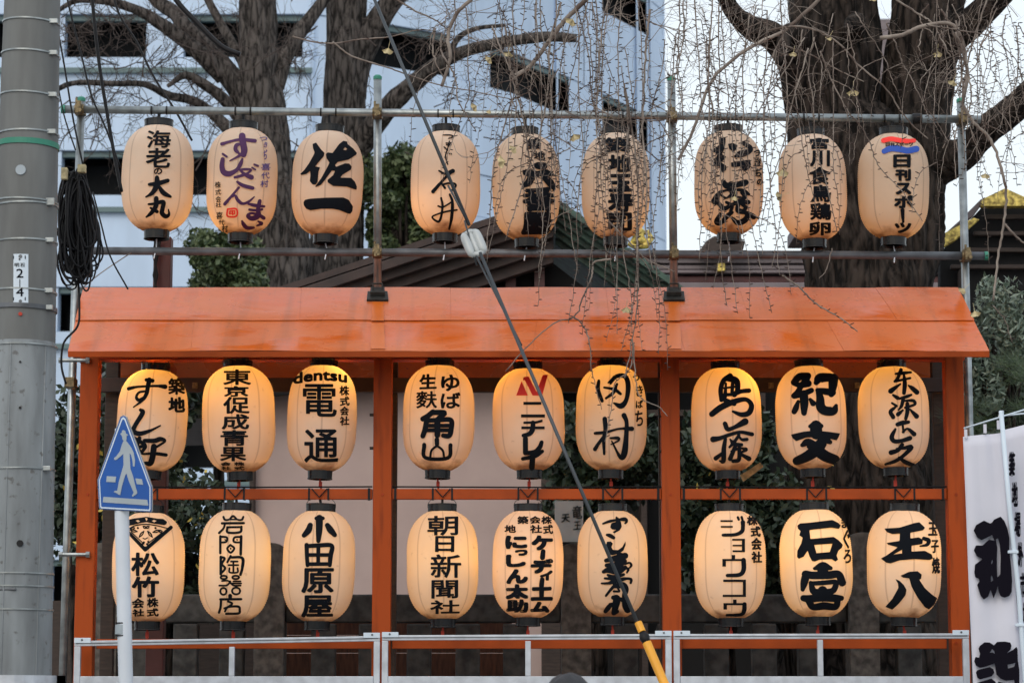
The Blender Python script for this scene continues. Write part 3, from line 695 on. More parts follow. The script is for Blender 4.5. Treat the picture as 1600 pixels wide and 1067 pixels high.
MB().box((a_.x, 5.2, 0), (c_.x, 5.3, a_.z)).build('dark_backing', M['wood_dark'])  # added dark sheet, keeps the gaps between the left stone slats dark
tag(C.objects[-1], 'dark backing added low behind the stone fence at the left', 'screen')
foliage('evergreen_shrub', 'thin leafy shrub filling the gap between the concrete pole and the first orange post', 'shrub', (125, 760), 3.8, (55, 190), 4200, 'leaf_d', .08, rf)
foliage('evergreen_tree', 'dense evergreen showing above the orange roof left of the grey trunks', 'tree', (345, 430), 12.5, (72, 72), 15000, 'leaf_g', .075, rf)
foliage('evergreen_tree', 'dense evergreen crown behind the scaffold upright right of the grey trunks', 'tree', (640, 330), 15, (90, 105), 20000, 'leaf_g', .085, rf)
foliage('evergreen_shrub', 'leafy dark shrub behind the leftmost lit lanterns', 'shrub', (235, 690), 3.2, (130, 150), 9500, 'leaf_d', .085, rf)
foliage('evergreen_shrub', 'leafy dark shrub low behind the bottom left lanterns', 'shrub', (275, 870), 2.9, (130, 120), 9000, 'leaf_d', .07, rf)
foliage('camellia_shrub', 'glossy dark shrub behind the lanterns right of the plaster wall', 'shrub', (930, 720), 4.0, (110, 110), 8000, 'leaf_d', .085, rf)
foliage('camellia_shrub', 'glossy dark shrub between the orange post and the big tree trunk', 'shrub', (1130, 790), 3.2, (110, 160), 11000, 'leaf_d', .08, rf)
foliage('camellia_shrub', 'glossy dark shrub low behind the two right bottom lanterns', 'shrub', (1240, 860), 2.9, (80, 110), 4500, 'leaf_d', .07, rf)
foliage('silver_shrub', 'silvery green shrub beside the right end of the orange roof', 'shrub', (1560, 580), 1.6, (66, 165), 10000, 'leaf_s', .062, rf, elong=3.4, lumps=16, yr=.5)
foliage('broadleaf_shrub', 'dark broadleaf shrub at the lower right behind the white banner', 'shrub', (1590, 640), 2.6, (70, 130), 5000, 'leaf_d', .07, rf)
def pine(cxy, Y, label, rg, tufts):
    root = thing('pine_branch_tree', at(*cxy, Y), label, 'pine tree'); root.location.z = 0; s = ppm(Y); b = MB()
    for (x, y, r) in tufts:
        c = at(x, y, Y+rg.uniform(-.2,.2))
        for i in range(260):
            d = Vector((rg.gauss(0,1), rg.gauss(0,.8), rg.gauss(.3,.7))).normalized(); l = r/s*rg.uniform(.6,1.2)
            o = c + Vector((rg.gauss(0,.3), rg.gauss(0,.3), rg.gauss(0,.12)))*r/s; v = d.orthogonal().normalized()*.0018
            b.add([o-v, o+v, o+d*l], [(0,1,2)])
    b.build('needles', M['needle'], root, kind='stuff')
    base = at(*cxy, Y); t = MB(); t.tube([(base.x, base.y, 0), (base.x-.05, base.y, 1.6), base], [.06,.05,.02], 8)
    for (x, y, r) in tufts: t.tube([base, base.lerp(at(x, y, Y), .6)+Vector((0,0,-.05)), at(x, y, Y)], [.018,.012,.005], 5)
    t.build('trunk', M['bark_dk'], root, smooth=True)
pine((1570, 640), .6, 'pine with dark needle tufts reaching in above the white banner', rf, [(1500,655,34),(1525,640,34),(1580,570,34),(1600,590,38),(1548,665,30),(1590,640,34),(1520,668,24)])
b = MB()
for i in range(90):
    c = at(rf.choice((165, 300, 330, 1110, 1290, 125))+rf.gauss(0, 12), rf.uniform(680, 960), 2.4); u = Vector((rf.gauss(0,1), rf.gauss(0,1), rf.gauss(0,1))).normalized(); v = u.orthogonal().normalized()
    b.add([c-u*.03, c+v*.014, c+u*.03, c-v*.014], [(0,1,2,3)])
tag(b.build('yellow_leaves', M['leaf_y'], None, kind='stuff'), 'last yellow leaves scattered among the dark shrubs', 'leaves')

# ---- stone fence (tamagaki) with pillars, rail and slats; boards behind
fe = thing('stone_fence', (0, 2, 0), 'weathered stone shrine fence with round topped pillars behind the lanterns', 'fence')
FY = 2.0
def slab(x0, x1, y0, name, m, Y=FY, dep=.16, z1=0.0, bev=.01, cap=False):
    a, c = at(x0, 900, Y), at(x1, 900, Y); zt = at(0, y0, Y).z
    if not cap: return MB().box((a.x, Y, z1), (c.x, Y+dep, zt)).build(name, m, fe, bevel=bev)
    r = (c.x-a.x)/2; cx = (a.x+c.x)/2; b = MB()
    pts = [(a.x, 0)]+[(a.x, zt-r*.45)]+[(cx-r*cos(pi*k/8), zt-r*.45+r*.45*sin(pi*k/8)) for k in range(1, 8)]+[(c.x, zt-r*.45), (c.x, 0)]
    b.prism([(x, Y-.05, z) for x, z in pts], (0, dep+.1, 0)); return b.build(name, m, fe, bevel=bev)
for x in (163, 422, 900, 1348, 1560): slab(x-23, x+23, 848 if x != 1348 else 832, 'pillar', M['stone'], cap=True)
for x0, x1 in ((186, 398), (446, 876), (924, 1324), (1372, 1536)):
    a, c = at(x0, 928, FY+.03), at(x1, 972, FY+.03)
    MB().box((a.x, FY+.03, c.z), (c.x, FY+.19, a.z)).build('rail', M['stone_d'], fe, bevel=.012)
for x0 in list(range(200, 390, 72))+[487, 561, 636, 712, 786]+[958, 1026, 1100, 1174, 1246]+[1400, 1470]:
    slab(x0, x0+38, 974, 'slat', M['stone_d'], dep=.13)
a = at(446, 0, FY)
bf = thing('board_fence', (-1.2, 2.5, 0), 'reddish brown plank fence seen between the stone slats on the left', 'fence')
for (y0, y1) in ((968, 991.3), (992, 1019.3), (1020, 1064.3), (1065, 1101.3), (1102, 1140)):
    a, c = at(430, y0, 2.5), at(800, y1, 2.5)
    MB().box((a.x, 2.5, c.z), (c.x, 2.54, a.z)).build('plank', M['wood_brown'], bf, bevel=.004)
# small fittings between fence and rack
nb = MB().box(at(867, 846, 1.9)+Vector((0,0,0)), at(911, 783, 1.93)).build('notice', M['paperw'])
tag(nb, 'faded white paper notice on the stone pillar behind the lit lanterns', 'notice'); NOTICE = nb
yb = MB().prism([at(1157,742,1.2), at(1188,722,1.2), at(1193,729,1.2), at(1162,752,1.2)], (0,.04,0)).build('yellow_plate', M['leafy'])
tag(yb, 'tilted yellow plate behind the lantern beside the third orange post', 'plate')
# ================================================================= THE LANTERN RACK
rack = thing('lantern_rack', (0, 0, 0), 'orange painted timber rack with a sloping sheet metal roof holding two rows of lanterns', 'rack')
PX = [137, 597.5, 1048, 1494]
for i, px in enumerate(PX):
    a = at(px, 800, 0); hw = .054
    MB().box((a.x-hw, -.054, 0.13), (a.x+hw, .054, at(0, 556, 0).z+.05)).build('post', M['orange_post'], rack, bevel=.004)
def rail(y0, y1, xs, Y, dep, m, name):
    for x0, x1 in xs:
        a, c = at(x0, y0, Y), at(x1, y1, Y)
        MB().box((a.x, Y-dep/2, c.z), (c.x, Y+dep/2, a.z)).build(name, m, rack, bevel=.003)
gaps = [(152, 582), (613, 1033), (1063.5, 1478.5)]
rail(764, 780, gaps, 0, .05, M['orange'], 'crossbar')
rail(998, 1013, gaps, 0, .045, M['orange'], 'lower_crossbar')
for px_, py_ in ((583.5, 648), (583.5, 700), (1037, 650), (1037, 705)):
    q_ = at(px_, py_, -.03); MB().tube([q_, q_+Vector((-.022, 0, 0))], .009, 8).build('bolt', M['blackplate'], rack)
for px_ in PX:
    for py_ in (772, 1004):
        q_ = at(px_, py_, -.054); MB().tube([q_, q_+Vector((0, -.006, 0))], .008, 8).build('bolt', M['orange_dark'], rack)
# rear frame
for x in (172, 610, 1040, 1470):
    a = at(x, 800, .75); MB().box((a.x-.04, .71, .13), (a.x+.04, .79, at(0, 560, .75).z)).build('rear_post', M['wood_dark'], rack, bevel=.004)
a, c = at(158, 591, .66), at(1485, 613, .66)
MB().box((a.x, .63, c.z), (c.x, .69, a.z)).build('rear_beam', M['rafter'], rack, bevel=.004)
for x in (222, 304, 715, 928, 1205, 1340):
    a, c = at(x-4, 597, .6), at(x+4, 606, .6)
    MB().box((a.x, .612, c.z), (c.x, .628, a.z)).build('bolt_plate', M['brass'], rack, bevel=.002)
# roof: ridge line and eave line in space
YR, YE = .34, -.52
RL, RR = at(130, 452, YR), at(1497, 452, YR); EL, ER = at(106, 549, YE), at(1546, 549, YE)
zr, ze = (RL.z+RR.z)/2, (EL.z+ER.z)/2
RL.z = RR.z = zr; EL.z = ER.z = ze
RN = (EL-RL).cross(Vector((1,0,0))).normalized()
if RN.z < 0: RN = -RN
rr_ = random.Random(3)
def roof_sheet(xt0, xt1, xb0, xb1, v0, v1, lift0, lift1, name='roof_sheet'):
    """x given as fraction of the length, v = 0 ridge..1 eave"""
    nx, ny = max(3, int((xt1-xt0)*44)), 7; vs = []; fs = []; sd = rr_.uniform(0, 50)
    tilt = rr_.gauss(0, .0004); tv = rr_.gauss(0, .0004)
    for j in range(ny+1):
        for i in range(nx+1):
            fx, fy = i/nx, j/ny; v = v0+(v1-v0)*fy
            xf = (xt0+(xt1-xt0)*fx)*(1-fy)+(xb0+(xb1-xb0)*fx)*fy
            p = (RL.lerp(RR, xf)).lerp(EL.lerp(ER, xf), v)
            h = lift0+(lift1-lift0)*fy + noise.noise(Vector((p.x*2.2, v*2.4, 0)))*.006 + noise.noise(Vector((p.x*7, v*5, 3)))*.0022 + tilt*(fx-.5)+tv*(fy-.5)
            vs.append(p+RN*h)
    n = len(vs); vs += [p-RN*.003 for p in vs]
    W = nx+1
    for j in range(ny):
        for i in range(nx):
            a = j*W+i; fs.append((a, a+1, a+W+1, a+W)); fs.append((a+n, a+W+n, a+W+1+n, a+1+n))
    for i in range(nx):
        fs.append((i, i+n, i+1+n, i+1)); a = ny*W+i; fs.append((a, a+1, a+1+n, a+n))
    for j in range(ny):
        a = j*W; fs.append((a, a+W, a+W+n, a+n)); a = j*W+nx; fs.append((a, a+n, a+W+n, a+W))
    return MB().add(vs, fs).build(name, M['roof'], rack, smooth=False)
fx = lambda px, y: (at(px, y, YR+(YE-YR)*((y-452)/97)).x - (RL.x+(EL.x-RL.x)*((y-452)/97)))/((RR.x-RL.x)+((ER.x-RR.x)-(EL.x-RL.x))*((y-452)/97))
g = .0002
up = [0, fx(470,470), fx(705,470), fx(950,470), fx(1160,470), fx(1375,470), 1]; upb = [0, fx(468,503), fx(704,503), fx(952,503), fx(1172,503), fx(1402,503), 1]
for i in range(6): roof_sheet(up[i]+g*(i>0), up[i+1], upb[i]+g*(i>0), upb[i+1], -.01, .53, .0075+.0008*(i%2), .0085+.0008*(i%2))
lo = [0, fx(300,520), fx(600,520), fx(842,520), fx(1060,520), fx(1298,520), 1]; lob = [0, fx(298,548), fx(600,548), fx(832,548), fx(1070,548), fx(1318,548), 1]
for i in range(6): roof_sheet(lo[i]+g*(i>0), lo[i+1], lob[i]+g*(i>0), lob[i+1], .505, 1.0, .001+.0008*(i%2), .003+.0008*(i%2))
# rear slope, boards below, eave lip and beam
bkv = Vector((0, 2*(YR-YE), 0))
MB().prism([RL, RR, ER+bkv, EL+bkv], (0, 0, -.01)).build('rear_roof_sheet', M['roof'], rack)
MB().prism([RL-RN*.012, RR-RN*.012, ER-RN*.012+Vector((-.02,.02,.01)), EL-RN*.012+Vector((.02,.02,.01))], -RN*.022).build('roof_board', M['orange_dark'], rack)
MB().prism([EL+Vector((.0,.0,.001)), ER+Vector((0,0,.001)), ER+Vector((0,.004,-.032)), EL+Vector((0,.004,-.032))], (0,.012,0)).build('eave_fascia', M['orange'], rack, bevel=.002)
a, c = at(125, 556, -.06), at(1508, 566, -.06)
MB().box((a.x, -.05, at(0,562,-.06).z), (c.x, .05, at(0,562,-.06).z+.14)).build('eave_beam', M['orange_dark'], rack, bevel=.004)
for k in range(17):
    x = a.x+.1+(c.x-a.x-.2)*k/16; p = Vector((x, -.42, 0))
    v = (p.y-YR)/(YE-YR); z = zr+(ze-zr)*v-.045
    z2 = zr+(ze-zr)*((.28-YR)/(YE-YR))-.045
    MB().prism([(x-.02, -.44, z-.03), (x-.02, .28, z2-.03), (x-.02, .28, z2+.005), (x-.02, -.44, z+.0)], (.04, 0, 0)).build('rafter', M['orange_dark'], rack)
for px_ in (590, 1053):
    q_ = [at_plane(px_+a_, b_, RL+RN*.0125, RN) for a_, b_ in ((-8,472),(9,472),(10,501),(-10,501))]
    MB().prism(q_, RN*.0004).build('washed_streak', M['drip'], rack)
    q_ = [at_plane(px_+a_, b_, RL+RN*.0095, RN) for a_, b_ in ((-10,505),(10,505),(12,545),(-11,545))]
    MB().prism(q_, RN*.0004).build('washed_streak', M['drip'], rack)
# black ties on the crossbars
def tie(px, y0, y1, Y, dep, parent, m='rubber', wd=.011, nm='cable_tie'):
    a, c = at(px, y0, Y), at(px, y1, Y)
    return MB().box((a.x-wd/2, Y-dep/2, c.z), (a.x+wd/2, Y+dep/2, a.z)).build(nm, M[m], parent)

# ---- scaffold of pipes
sf = thing('scaffold_frame', (0, .28, 0), 'galvanised scaffold pipes rising through the orange roof to hold the top lantern row', 'scaffold')
SY = .30
def pipe(p0, p1, name, m, r=.0245):
    return MB().tube([p0, p1], r, 16).build(name, M[m], sf, smooth=False)
def shade_smooth(o):
    me = o.data; me.polygons.foreach_set('use_smooth', [len(p.vertices) == 4 for p in me.polygons])
T0, T1 = at(99, 171, SY-.05), at(1532, 187, SY-.05)
B0, B1 = at(140, 392, SY-.05), at(1541, 400, SY-.05)
tp = pipe(T0, T1, 'pipe', 'pipe'); bp_ = pipe(B0, B1, 'pipe', 'pipe_dark'); shade_smooth(tp); shade_smooth(bp_)
def onp(P, Q, px):
    t = (px-P[0])/(Q[0]-P[0]); return P[1]+(Q[1]-P[1])*t
for px, py, P in ((97, 171, T0), (1543, 400, B1)):
    MB().lathe([(0.002,-.012),(.027,-.012),(.027,.012),(.002,.016)], 14).build('end_cap', M['greencap'], sf)
    o = C.objects[-1]; o.location = P; o.rotation_euler = (0, pi/2, 0)
ups = [((127,156),(119,560)), ((590,122),(590,466)), ((1049,124),(1053,466)), ((1501,158),(1514,640))]
for k, (a, c) in enumerate(ups):
    P0, P1 = at(*a, SY), at(*c, SY)
    if k in (0, 3):
        d = (P1-P0).normalized(); P1 = P0+d*((P0.z-.13)/-d.z)
        if k == 0: P1 = Vector((at(100, 1067, SY-.1).x-.02, SY-.1, .13))
    o = pipe(P0, P1, 'upright', 'pipe'); shade_smooth(o)
    o = MB().lathe([(.002,-.012),(.026,-.012),(.027,.006),(.018,.016),(.002,.018)], 14).build('end_cap', M['greencap'], sf); o.location = P0
    if k in (1, 2):
        b = MB(); z = P1.z-.012; x = P1.x; y = SY-.075
        rq = [at_plane(c[0]+dx_, py_, RL+RN*.012, RN) for dx_, py_ in ((-15.5,458),(15.5,458),(17,471),(-17,471))]
        b.prism(rq, RN*.014)
        rq = [at_plane(c[0]+dx_, py_, RL+RN*.026, RN) for dx_, py_ in ((-11,455),(11,455),(11.5,463),(-11.5,463))]
        b.prism(rq, RN*.028); q = (rq[0]+rq[2])/2+RN*.028
        b.tube([q+Vector((-.030,0,-.01)), q+Vector((-.026,0,.035)), q+Vector((.026,0,.035)), q+Vector((.030,0,-.01))], .007, 6)
        b.build('base_plate', M['blackplate'], sf, bevel=.002)
    for (yy, PA, PB) in ((0, T0, T1), (1, B0, B1)):
        if k == 0 and yy == 1: continue
        xx = P0.x + (P1.x-P0.x)*((P0.z-(T0.z if yy == 0 else B0.z))/(P0.z-P1.z))
        t = (xx-PA.x)/(PB.x-PA.x); q = PA.lerp(PB, t)
        b = MB(); b.tube([q+Vector((-.028,0,0)), q+Vector((.028,0,0))], .033, 12); b.tube([Vector((xx, SY, q.z-.028)), Vector((xx, SY, q.z+.028))], .033, 12)
        b.box((xx-.016, SY-.11, q.z-.034), (xx+.016, SY-.02, q.z+.042)); b.tube([(xx-.012, SY-.10, q.z+.02), (xx-.012, SY-.10, q.z+.06)], .008, 6)
        b.tube([(xx+.012, SY-.125, q.z-.02), (xx+.012, SY-.09, q.z-.02)], .014, 6)
        b.build('clamp', M['brass'], sf, bevel=.002)
# stays that tie the left pipe to the rack
for py in (563, 866):
    q = at(92, py, -.07); e = at(137, py, -.07)
    b = MB(); b.tube([q, e], .011, 8); b.tube([e+Vector((-.01,0,0)), e+Vector((.012,0,0))], .019, 6); b.tube([q, q+Vector((.02,0,0))], .018, 6)
    b.build('stay_bolt', M['pipe'], sf)
q = at(110, 598, .14); MB().box((q.x-.03, .10, q.z-.03), (q.x+.03, .22, q.z+.03)).build('clamp', M['brass'], sf, bevel=.004)
# wrapping tape on the top pipe
for px in (1433,):
    q = T0.lerp(T1, (at(px, 186, SY-.05).x-T0.x)/(T1.x-T0.x)); d = (T1-T0).normalized()
    MB().tube([q-d*.028, q+d*.028], .032, 14).build('tape', M['rubber'], sf)

# ================================================================= LANTERNS
LR, LH = .2, .33                     # radius and half height of the paper before scaling
def prof(t):
    t = min(1.0, abs(t)); return LR*(1-(.958*t)**3.5)**(1/1.9)
def dent(x, y, z, sd):
    a = math.atan2(x, y); q = noise.noise(Vector((cos(a)*1.25+sd, sin(a)*1.25, z*4.2)))*.020 + noise.noise(Vector((cos(a)*3.1+sd, sin(a)*3.1+7, z*11)))*.007
    return 1+q*(1-(abs(z)/LH)**6)
def shade_mesh(sd=0):
    b = MB(); nr, seg = 50, 48; P = []
    for i in range(nr*2+1):
        t = -1+2*i/(nr*2); r = prof(t); r += (.0017 if i % 2 else -.0013)
        P.append((r, t*LH))
    b.lathe(P, seg)
    # slight gathering between the threads towards the ends
    for i, (x, y, z) in enumerate(b.v):
        a = math.atan2(x, y); e = (abs(z)/LH)**4
        k = 1-.020*e*(.5-.5*cos(8*a))-.004*(.5-.5*cos(8*a))
        k *= dent(x, y, z, sd); b.v[i] = (x*k, y*k, z)
    m = b.mesh('shade', M['paper'], True); return m
def cap_top():
    b = MB(); b.lathe([(.066,-.002),(.080,-.004),(.0815,.004),(.0815,.038),(.083,.040),(.083,.047),(.076,.048),(.072,.040),(.070,.010),(.066,-.002)], 28)
    b.box((-.07,-.008,.034), (.07,.008,.040)); return b.mesh('top_cap', M['black'], False)
def cap_bot():
    b = MB(); b.lathe([(.064,.002),(.071,.004),(.072,-.004),(.070,-.046),(.072,-.048),(.072,-.056),(.066,-.057),(.060,-.045),(.060,-.010),(.064,.002)], 28)
    b.lathe([(.003,-.022),(.061,-.022),(.061,-.028),(.003,-.028)], 20); return b.mesh('bottom_cap', M['black'], False)
def handle():
    b = MB(); b.tube([(-.081,0,.02)]+[(-.081*cos(a), 0, .035+.055*sin(a)) for a in [pi*k/12 for k in range(13)]]+[(.081,0,.02)], .0019, 5)
    return b.mesh('handle', M['rubber'], True)
ME = dict(shade=shade_mesh(), top_cap=cap_top(), bottom_cap=cap_bot(), handle=handle())

# ---- lettering: brush strokes, polygons and font characters laid on the paper
GC = {}
def glyph(ch):
    if ch in GC: return GC[ch]
    c = bpy.data.curves.new('g', 'FONT'); c.body = ch; c.resolution_u = 3
    o = bpy.data.objects.new('g', c); C.objects.link(o)
    dg = bpy.context.evaluated_depsgraph_get(); me = bpy.data.meshes.new_from_object(o.evaluated_get(dg))
    V = [(v.co.x, v.co.y) for v in me.vertices]; Fs = [tuple(p.vertices) for p in me.polygons]
    xs = [v[0] for v in V]; ys = [v[1] for v in V]; x0, x1, y0, y1 = min(xs), max(xs), min(ys), max(ys)
    V = [((x-x0)/(x1-x0), 1-(y-y0)/(y1-y0)) for x, y in V]
    bpy.data.objects.remove(o); bpy.data.curves.remove(c); bpy.data.meshes.remove(me)
    GC[ch] = (V, Fs); return GC[ch]
class Ink:
    def __init__(s): s.layers = {}; s.k = 0
    def put(s, V, Fs, ink='ink'):
        s.k += 1; vs, fs, lay = s.layers.setdefault(ink, ([], [], []))
        o = len(vs); vs.extend(V); fs.extend([tuple(i+o for i in f) for f in Fs]); lay.extend([s.k]*len(V))
    def text(s, ch, u0, v0, u1, v1, bold=2.5, ink='ink', brush=3.0, slant=0):
        V, Fs = glyph(ch); b = bold*1.12+.35
        P = []
        sd = hash_((ch, u0, v0))
        for (x, y) in V:
            u = u0+b+(u1-u0-2*b)*x; v = v0+b+(v1-v0-2*b)*y; u += slant*(.5-y)*(u1-u0)
            n1 = noise.noise(Vector((u/45, v/45, sd))); n2 = noise.noise(Vector((u/45, v/45, sd+9)))
            P.append((u+n1*brush, v+n2*brush-brush*.5*(x-.5)))
        ks = [(0, 0)] if b < .8 else [(b*cos(a), b*sin(a)) for a in [pi/4+pi/2*k for k in range(4)]]+[(b, 0), (-b, 0), (0, b*.8), (0, -b*.8)]
        for dx, dy in ks: s.put([(x+dx, y+dy) for x, y in P], Fs, ink)
    def stroke(s, *pts, ink='ink'):
        P = cr(pts, 7); L = []; R_ = []
        for i, p in enumerate(P):
            a, c = P[max(0, i-1)], P[min(len(P)-1, i+1)]
            dx, dy = c[0]-a[0], c[1]-a[1]; l = sqrt(dx*dx+dy*dy) or 1; w_ = (p[2]*1.22+4 if p[2] <= 16 else p[2]*1.34+5)/2
            L.append((p[0]-dy/l*w_, p[1]+dx/l*w_)); R_.append((p[0]+dy/l*w_, p[1]-dx/l*w_))
        n = len(P); V = L+R_; Fs = [(i, i+1, n+i+1, n+i) for i in range(n-1)]
        s.put(V, Fs, ink)
        for p in (P[0], P[-1]):
            w_ = (p[2]*1.22+4 if p[2] <= 16 else p[2]*1.34+5)/2; s.put([(p[0], p[1])]+[(p[0]+w_*cos(2*pi*k/12), p[1]+w_*sin(2*pi*k/12)) for k in range(12)], [(0, 1+k, 1+(k+1) % 12) for k in range(12)], ink)
    def poly(s, outer, *holes, ink='ink', smooth=True):
        def ring(q):
            if not smooth or len(q) < 5: return q
            o = []                       # soften corners
            for i in range(len(q)):
                a, b, c = q[i-1], q[i], q[(i+1) % len(q)]
                o += [(b[0]*.86+a[0]*.14, b[1]*.86+a[1]*.14), (b[0]*.965+(a[0]+c[0])*.0175, b[1]*.965+(a[1]+c[1])*.0175), (b[0]*.86+c[0]*.14, b[1]*.86+c[1]*.14)]
            return o
        rs_ = [ring(outer)]+[ring(list(h)) for h in holes]
        T = tessellate_polygon([[Vector((x, y, 0)) for x, y in r] for r in rs_]); V = [p for r in rs_ for p in r]
        s.put(V, [tuple(t) for t in T], ink)
def hash_(t):
    h = 7
    for c in str(t): h = (h*31+ord(c)) % 9973
    return h*.37
SC = 747/140
def lay_ink(ink, ox, oy, root, name, surf, maxlen=26, eps=.0046):
    """ink drawn in the pixels of an enlarged view whose corner is photo pixel (ox, oy) -> meshes lying on the surface"""
    Mi = parent_mat(root).inverted(); O = Mi @ CAMP; M3 = Mi.to_3x3()
    res = []
    for key, (vs, fs, lay) in ink.layers.items():
        bm = bmesh.new(); lz = bm.verts.layers.float.new('k')
        B = [bm.verts.new((x, y, 0)) for x, y in vs]
        for v_, k in zip(B, lay): v_[lz] = k
        for f in fs:
            if len(set(f)) > 2:
                try: bm.faces.new([B[i] for i in f])
                except ValueError: pass
        bmesh.ops.triangulate(bm, faces=bm.faces)
        for _ in range(5):
            E = [e for e in bm.edges if e.calc_length() > maxlen]
            if not E: break
            bmesh.ops.subdivide_edges(bm, edges=E, cuts=1); bmesh.ops.triangulate(bm, faces=[f for f in bm.faces if len(f.verts) > 3])
        bm.verts.ensure_lookup_table()
        for v_ in bm.verts:
            px, py = ox+v_.co.x/SC, oy+v_.co.y/SC
            d = M3 @ ray(px, py); v_.co = surf(O, d, eps+v_[lz]*.00003)
        for f in bm.faces:
            f.normal_update()
            if f.normal.y > 0: f.normal_flip()
        me = bpy.data.meshes.new(name); bm.to_mesh(me); bm.free(); me.materials.append(M[key])
        o = bpy.data.objects.new(name, me); C.objects.link(o); o.parent = root; res.append(o)
    return res
def lantern_surf(O, d, eps, sd=0, phi=0):
    y = -LR; x = 0.0
    for _ in range(14):
        t = (y-O.y)/d.y; p = O+d*t; r = prof(p.z/LH)*dent(x*cos(phi)+y*sin(phi), -x*sin(phi)+y*cos(phi), p.z, sd)+eps; x = max(-r*.985, min(r*.985, p.x)); y2 = -sqrt(max(1e-6, r*r-x*x)); y = y*.35+y2*.65
    t = (y-O.y)/d.y; p = O+d*t; r = prof(p.z/LH)*dent(x*cos(phi)+y*sin(phi), -x*sin(phi)+y*cos(phi), p.z, sd)+eps
    x = max(-r*.985, min(r*.985, p.x)); return Vector((x, -sqrt(max(1e-6, r*r-x*x)), p.z))

# rows: x0, x1, ytop, ybottom of the paper
ROWS = [[(191,302,195,365),(323,433,199,370),(457,567,204,372),(642,750,204,370),(769,874,208,378),(909,1015,207,376),(1085,1192,204,370),(1217,1322,209,379),(1341,1451,208,376)],
        [(183,293,577,738),(316,430,571,740),(449,557,570,738),(630,741,570,737),(770,882,575,737),(900,1010,570,737),(1080,1190,574,738),(1212,1322,571,735),(1341,1451,572,733)],
        [(176,288,800,972),(311,423,796,972),(442,555,797,972),(636,747,797,968),(770,880,797,966),(902,1012,797,965),(1085,1196,797,967),(1219,1331,795,965),(1355,1470,797,966)]]
CROPX = [[180,310,440,625,750,890,1070,1200,1330],[170,300,435,620,755,885,1065,1200,1330],[165,300,430,620,755,885,1070,1205,1340]]
CROPY = [185, 555, 785]
TILT = [[0,.6,1.6,.4,-.8,.5,.3,-.9,1.2],[2.4,-2.0,1.4,.9,-.8,.7,-.6,-1.2,-1.0],[0,1.0,1.2,-.6,.2,.4,-.3,-1.0,1.6]]
LAB = [[
 'top row lantern lettered in black brush characters, nearest the concrete utility pole',
 'top row lantern with slanting purple brush writing and a small red seal',
 'top row lantern with the heaviest black brush characters above one thick horizontal stroke',
 'top row lantern with two thin black characters, crossed by the grey guy wire',
 'top row lantern with large black characters on its right half, right of the insulator',
 'top row lantern most covered by hanging twigs, with one column of tall black characters',
 'top row lantern against white sky with broken dry brush characters, right of the third upright',
 'top row lantern with six square bold black characters in one column',
 'top row lantern with a red and a blue wavy stripe above black lettering'],
 ['middle row lantern with flowing black writing, partly behind the blue crossing sign',
 'middle row lantern with a tall column of round stroked characters, second after the crossing sign',
 'middle row lantern with lowercase roman letters above two large black characters',
 'middle row lantern with small characters above two fat rounded ones, right of second orange post',
 'middle row lantern with a red angular emblem above black block letters',
 'middle row lantern with two loose brush characters and a bare twig across its top',
 'middle row lantern with two swirling black brush characters, right of third orange post',
 'middle row lantern with two very fat black characters filling its width',
 'middle row lantern with four cursive black characters, nearest the rightmost orange post'],
 ['bottom row lantern with a black fan shaped crest, partly behind the white sign pole',
 'bottom row lantern with five seal script characters having ring shaped strokes',
 'bottom row lantern with four bold clerical characters, left of second orange post',
 'bottom row lantern with five thin clerical characters, right of second orange post',
 'bottom row lantern crowded with two columns of heavy black characters',
 'bottom row lantern with flowing brush characters, crossed by the wire above its yellow guard',
 'bottom row lantern with square block characters, right of third orange post',
 'bottom row lantern with two massive black characters and tiny writing on its right edge',
 'bottom row lantern with a wide black character above two separate slanting strokes, nearest the banner']]

K = [[Ink() for _ in range(9)] for _ in range(3)]
# ---------------- top row
k = K[0][0]
k.text('海',262,100,465,248,3.5); k.text('老',255,245,465,415,4.5); k.text('の',322,415,392,470,2.5)
k.stroke((282,552,16),(350,545,26),(438,520,22)); k.stroke((348,495,24),(348,555,34),(312,620,24),(256,656,8)); k.stroke((362,560,12),(400,620,28),(462,654,14))
k.stroke((342,668,26),(340,730,26),(300,790,22),(260,823,10)); k.stroke((278,717,12),(330,712,16),(400,698,24),(395,750,24),(390,790,26),(420,818,24),(448,802,16),(444,760,6)); k.stroke((295,748,12),(348,778,20))
k = K[0][1]; p_ = 'ink_purple'
k.stroke((195,215,18),(260,195,14),(350,178,16),(472,188,20), ink=p_); k.stroke((365,148,38),(370,200,38),(382,260,38),(376,302,34), ink=p_)
k.stroke((352,215,14),(318,225,20),(310,262,22),(335,290,14), ink=p_); k.stroke((370,292,20),(320,325,12),(262,355,5), ink=p_)
k.stroke((203,298,12),(235,320,12), ink=p_); k.stroke((202,342,22),(196,400,28),(212,450,32),(260,462,30),(320,430,20),(352,380,22),(366,340,12), ink=p_)
k.stroke((345,432,12),(390,425,14),(438,430,12),(415,455,12),(370,475,16),(303,493,14), ink=p_); k.stroke((355,440,14),(390,470,18),(442,492,28), ink=p_)
k.stroke((465,385,10),(497,398,12), ink=p_); k.stroke((448,412,10),(475,428,9), ink=p_)
k.stroke((325,530,14),(370,560,20),(452,582,20), ink=p_); k.stroke((337,578,14),(280,645,14),(220,715,18), ink=p_); k.stroke((268,662,8),(305,645,14),(328,682,18),(368,712,16),(420,695,14),(466,655,6), ink=p_)
k.stroke((418,714,14),(470,726,18),(548,735,14), ink=p_); k.stroke((425,762,14),(490,768,14),(532,760,12), ink=p_); k.stroke((512,690,20),(498,760,24),(500,812,28),(450,835,28),(412,815,20),(440,792,14),(500,805,18),(545,832,20), ink=p_)
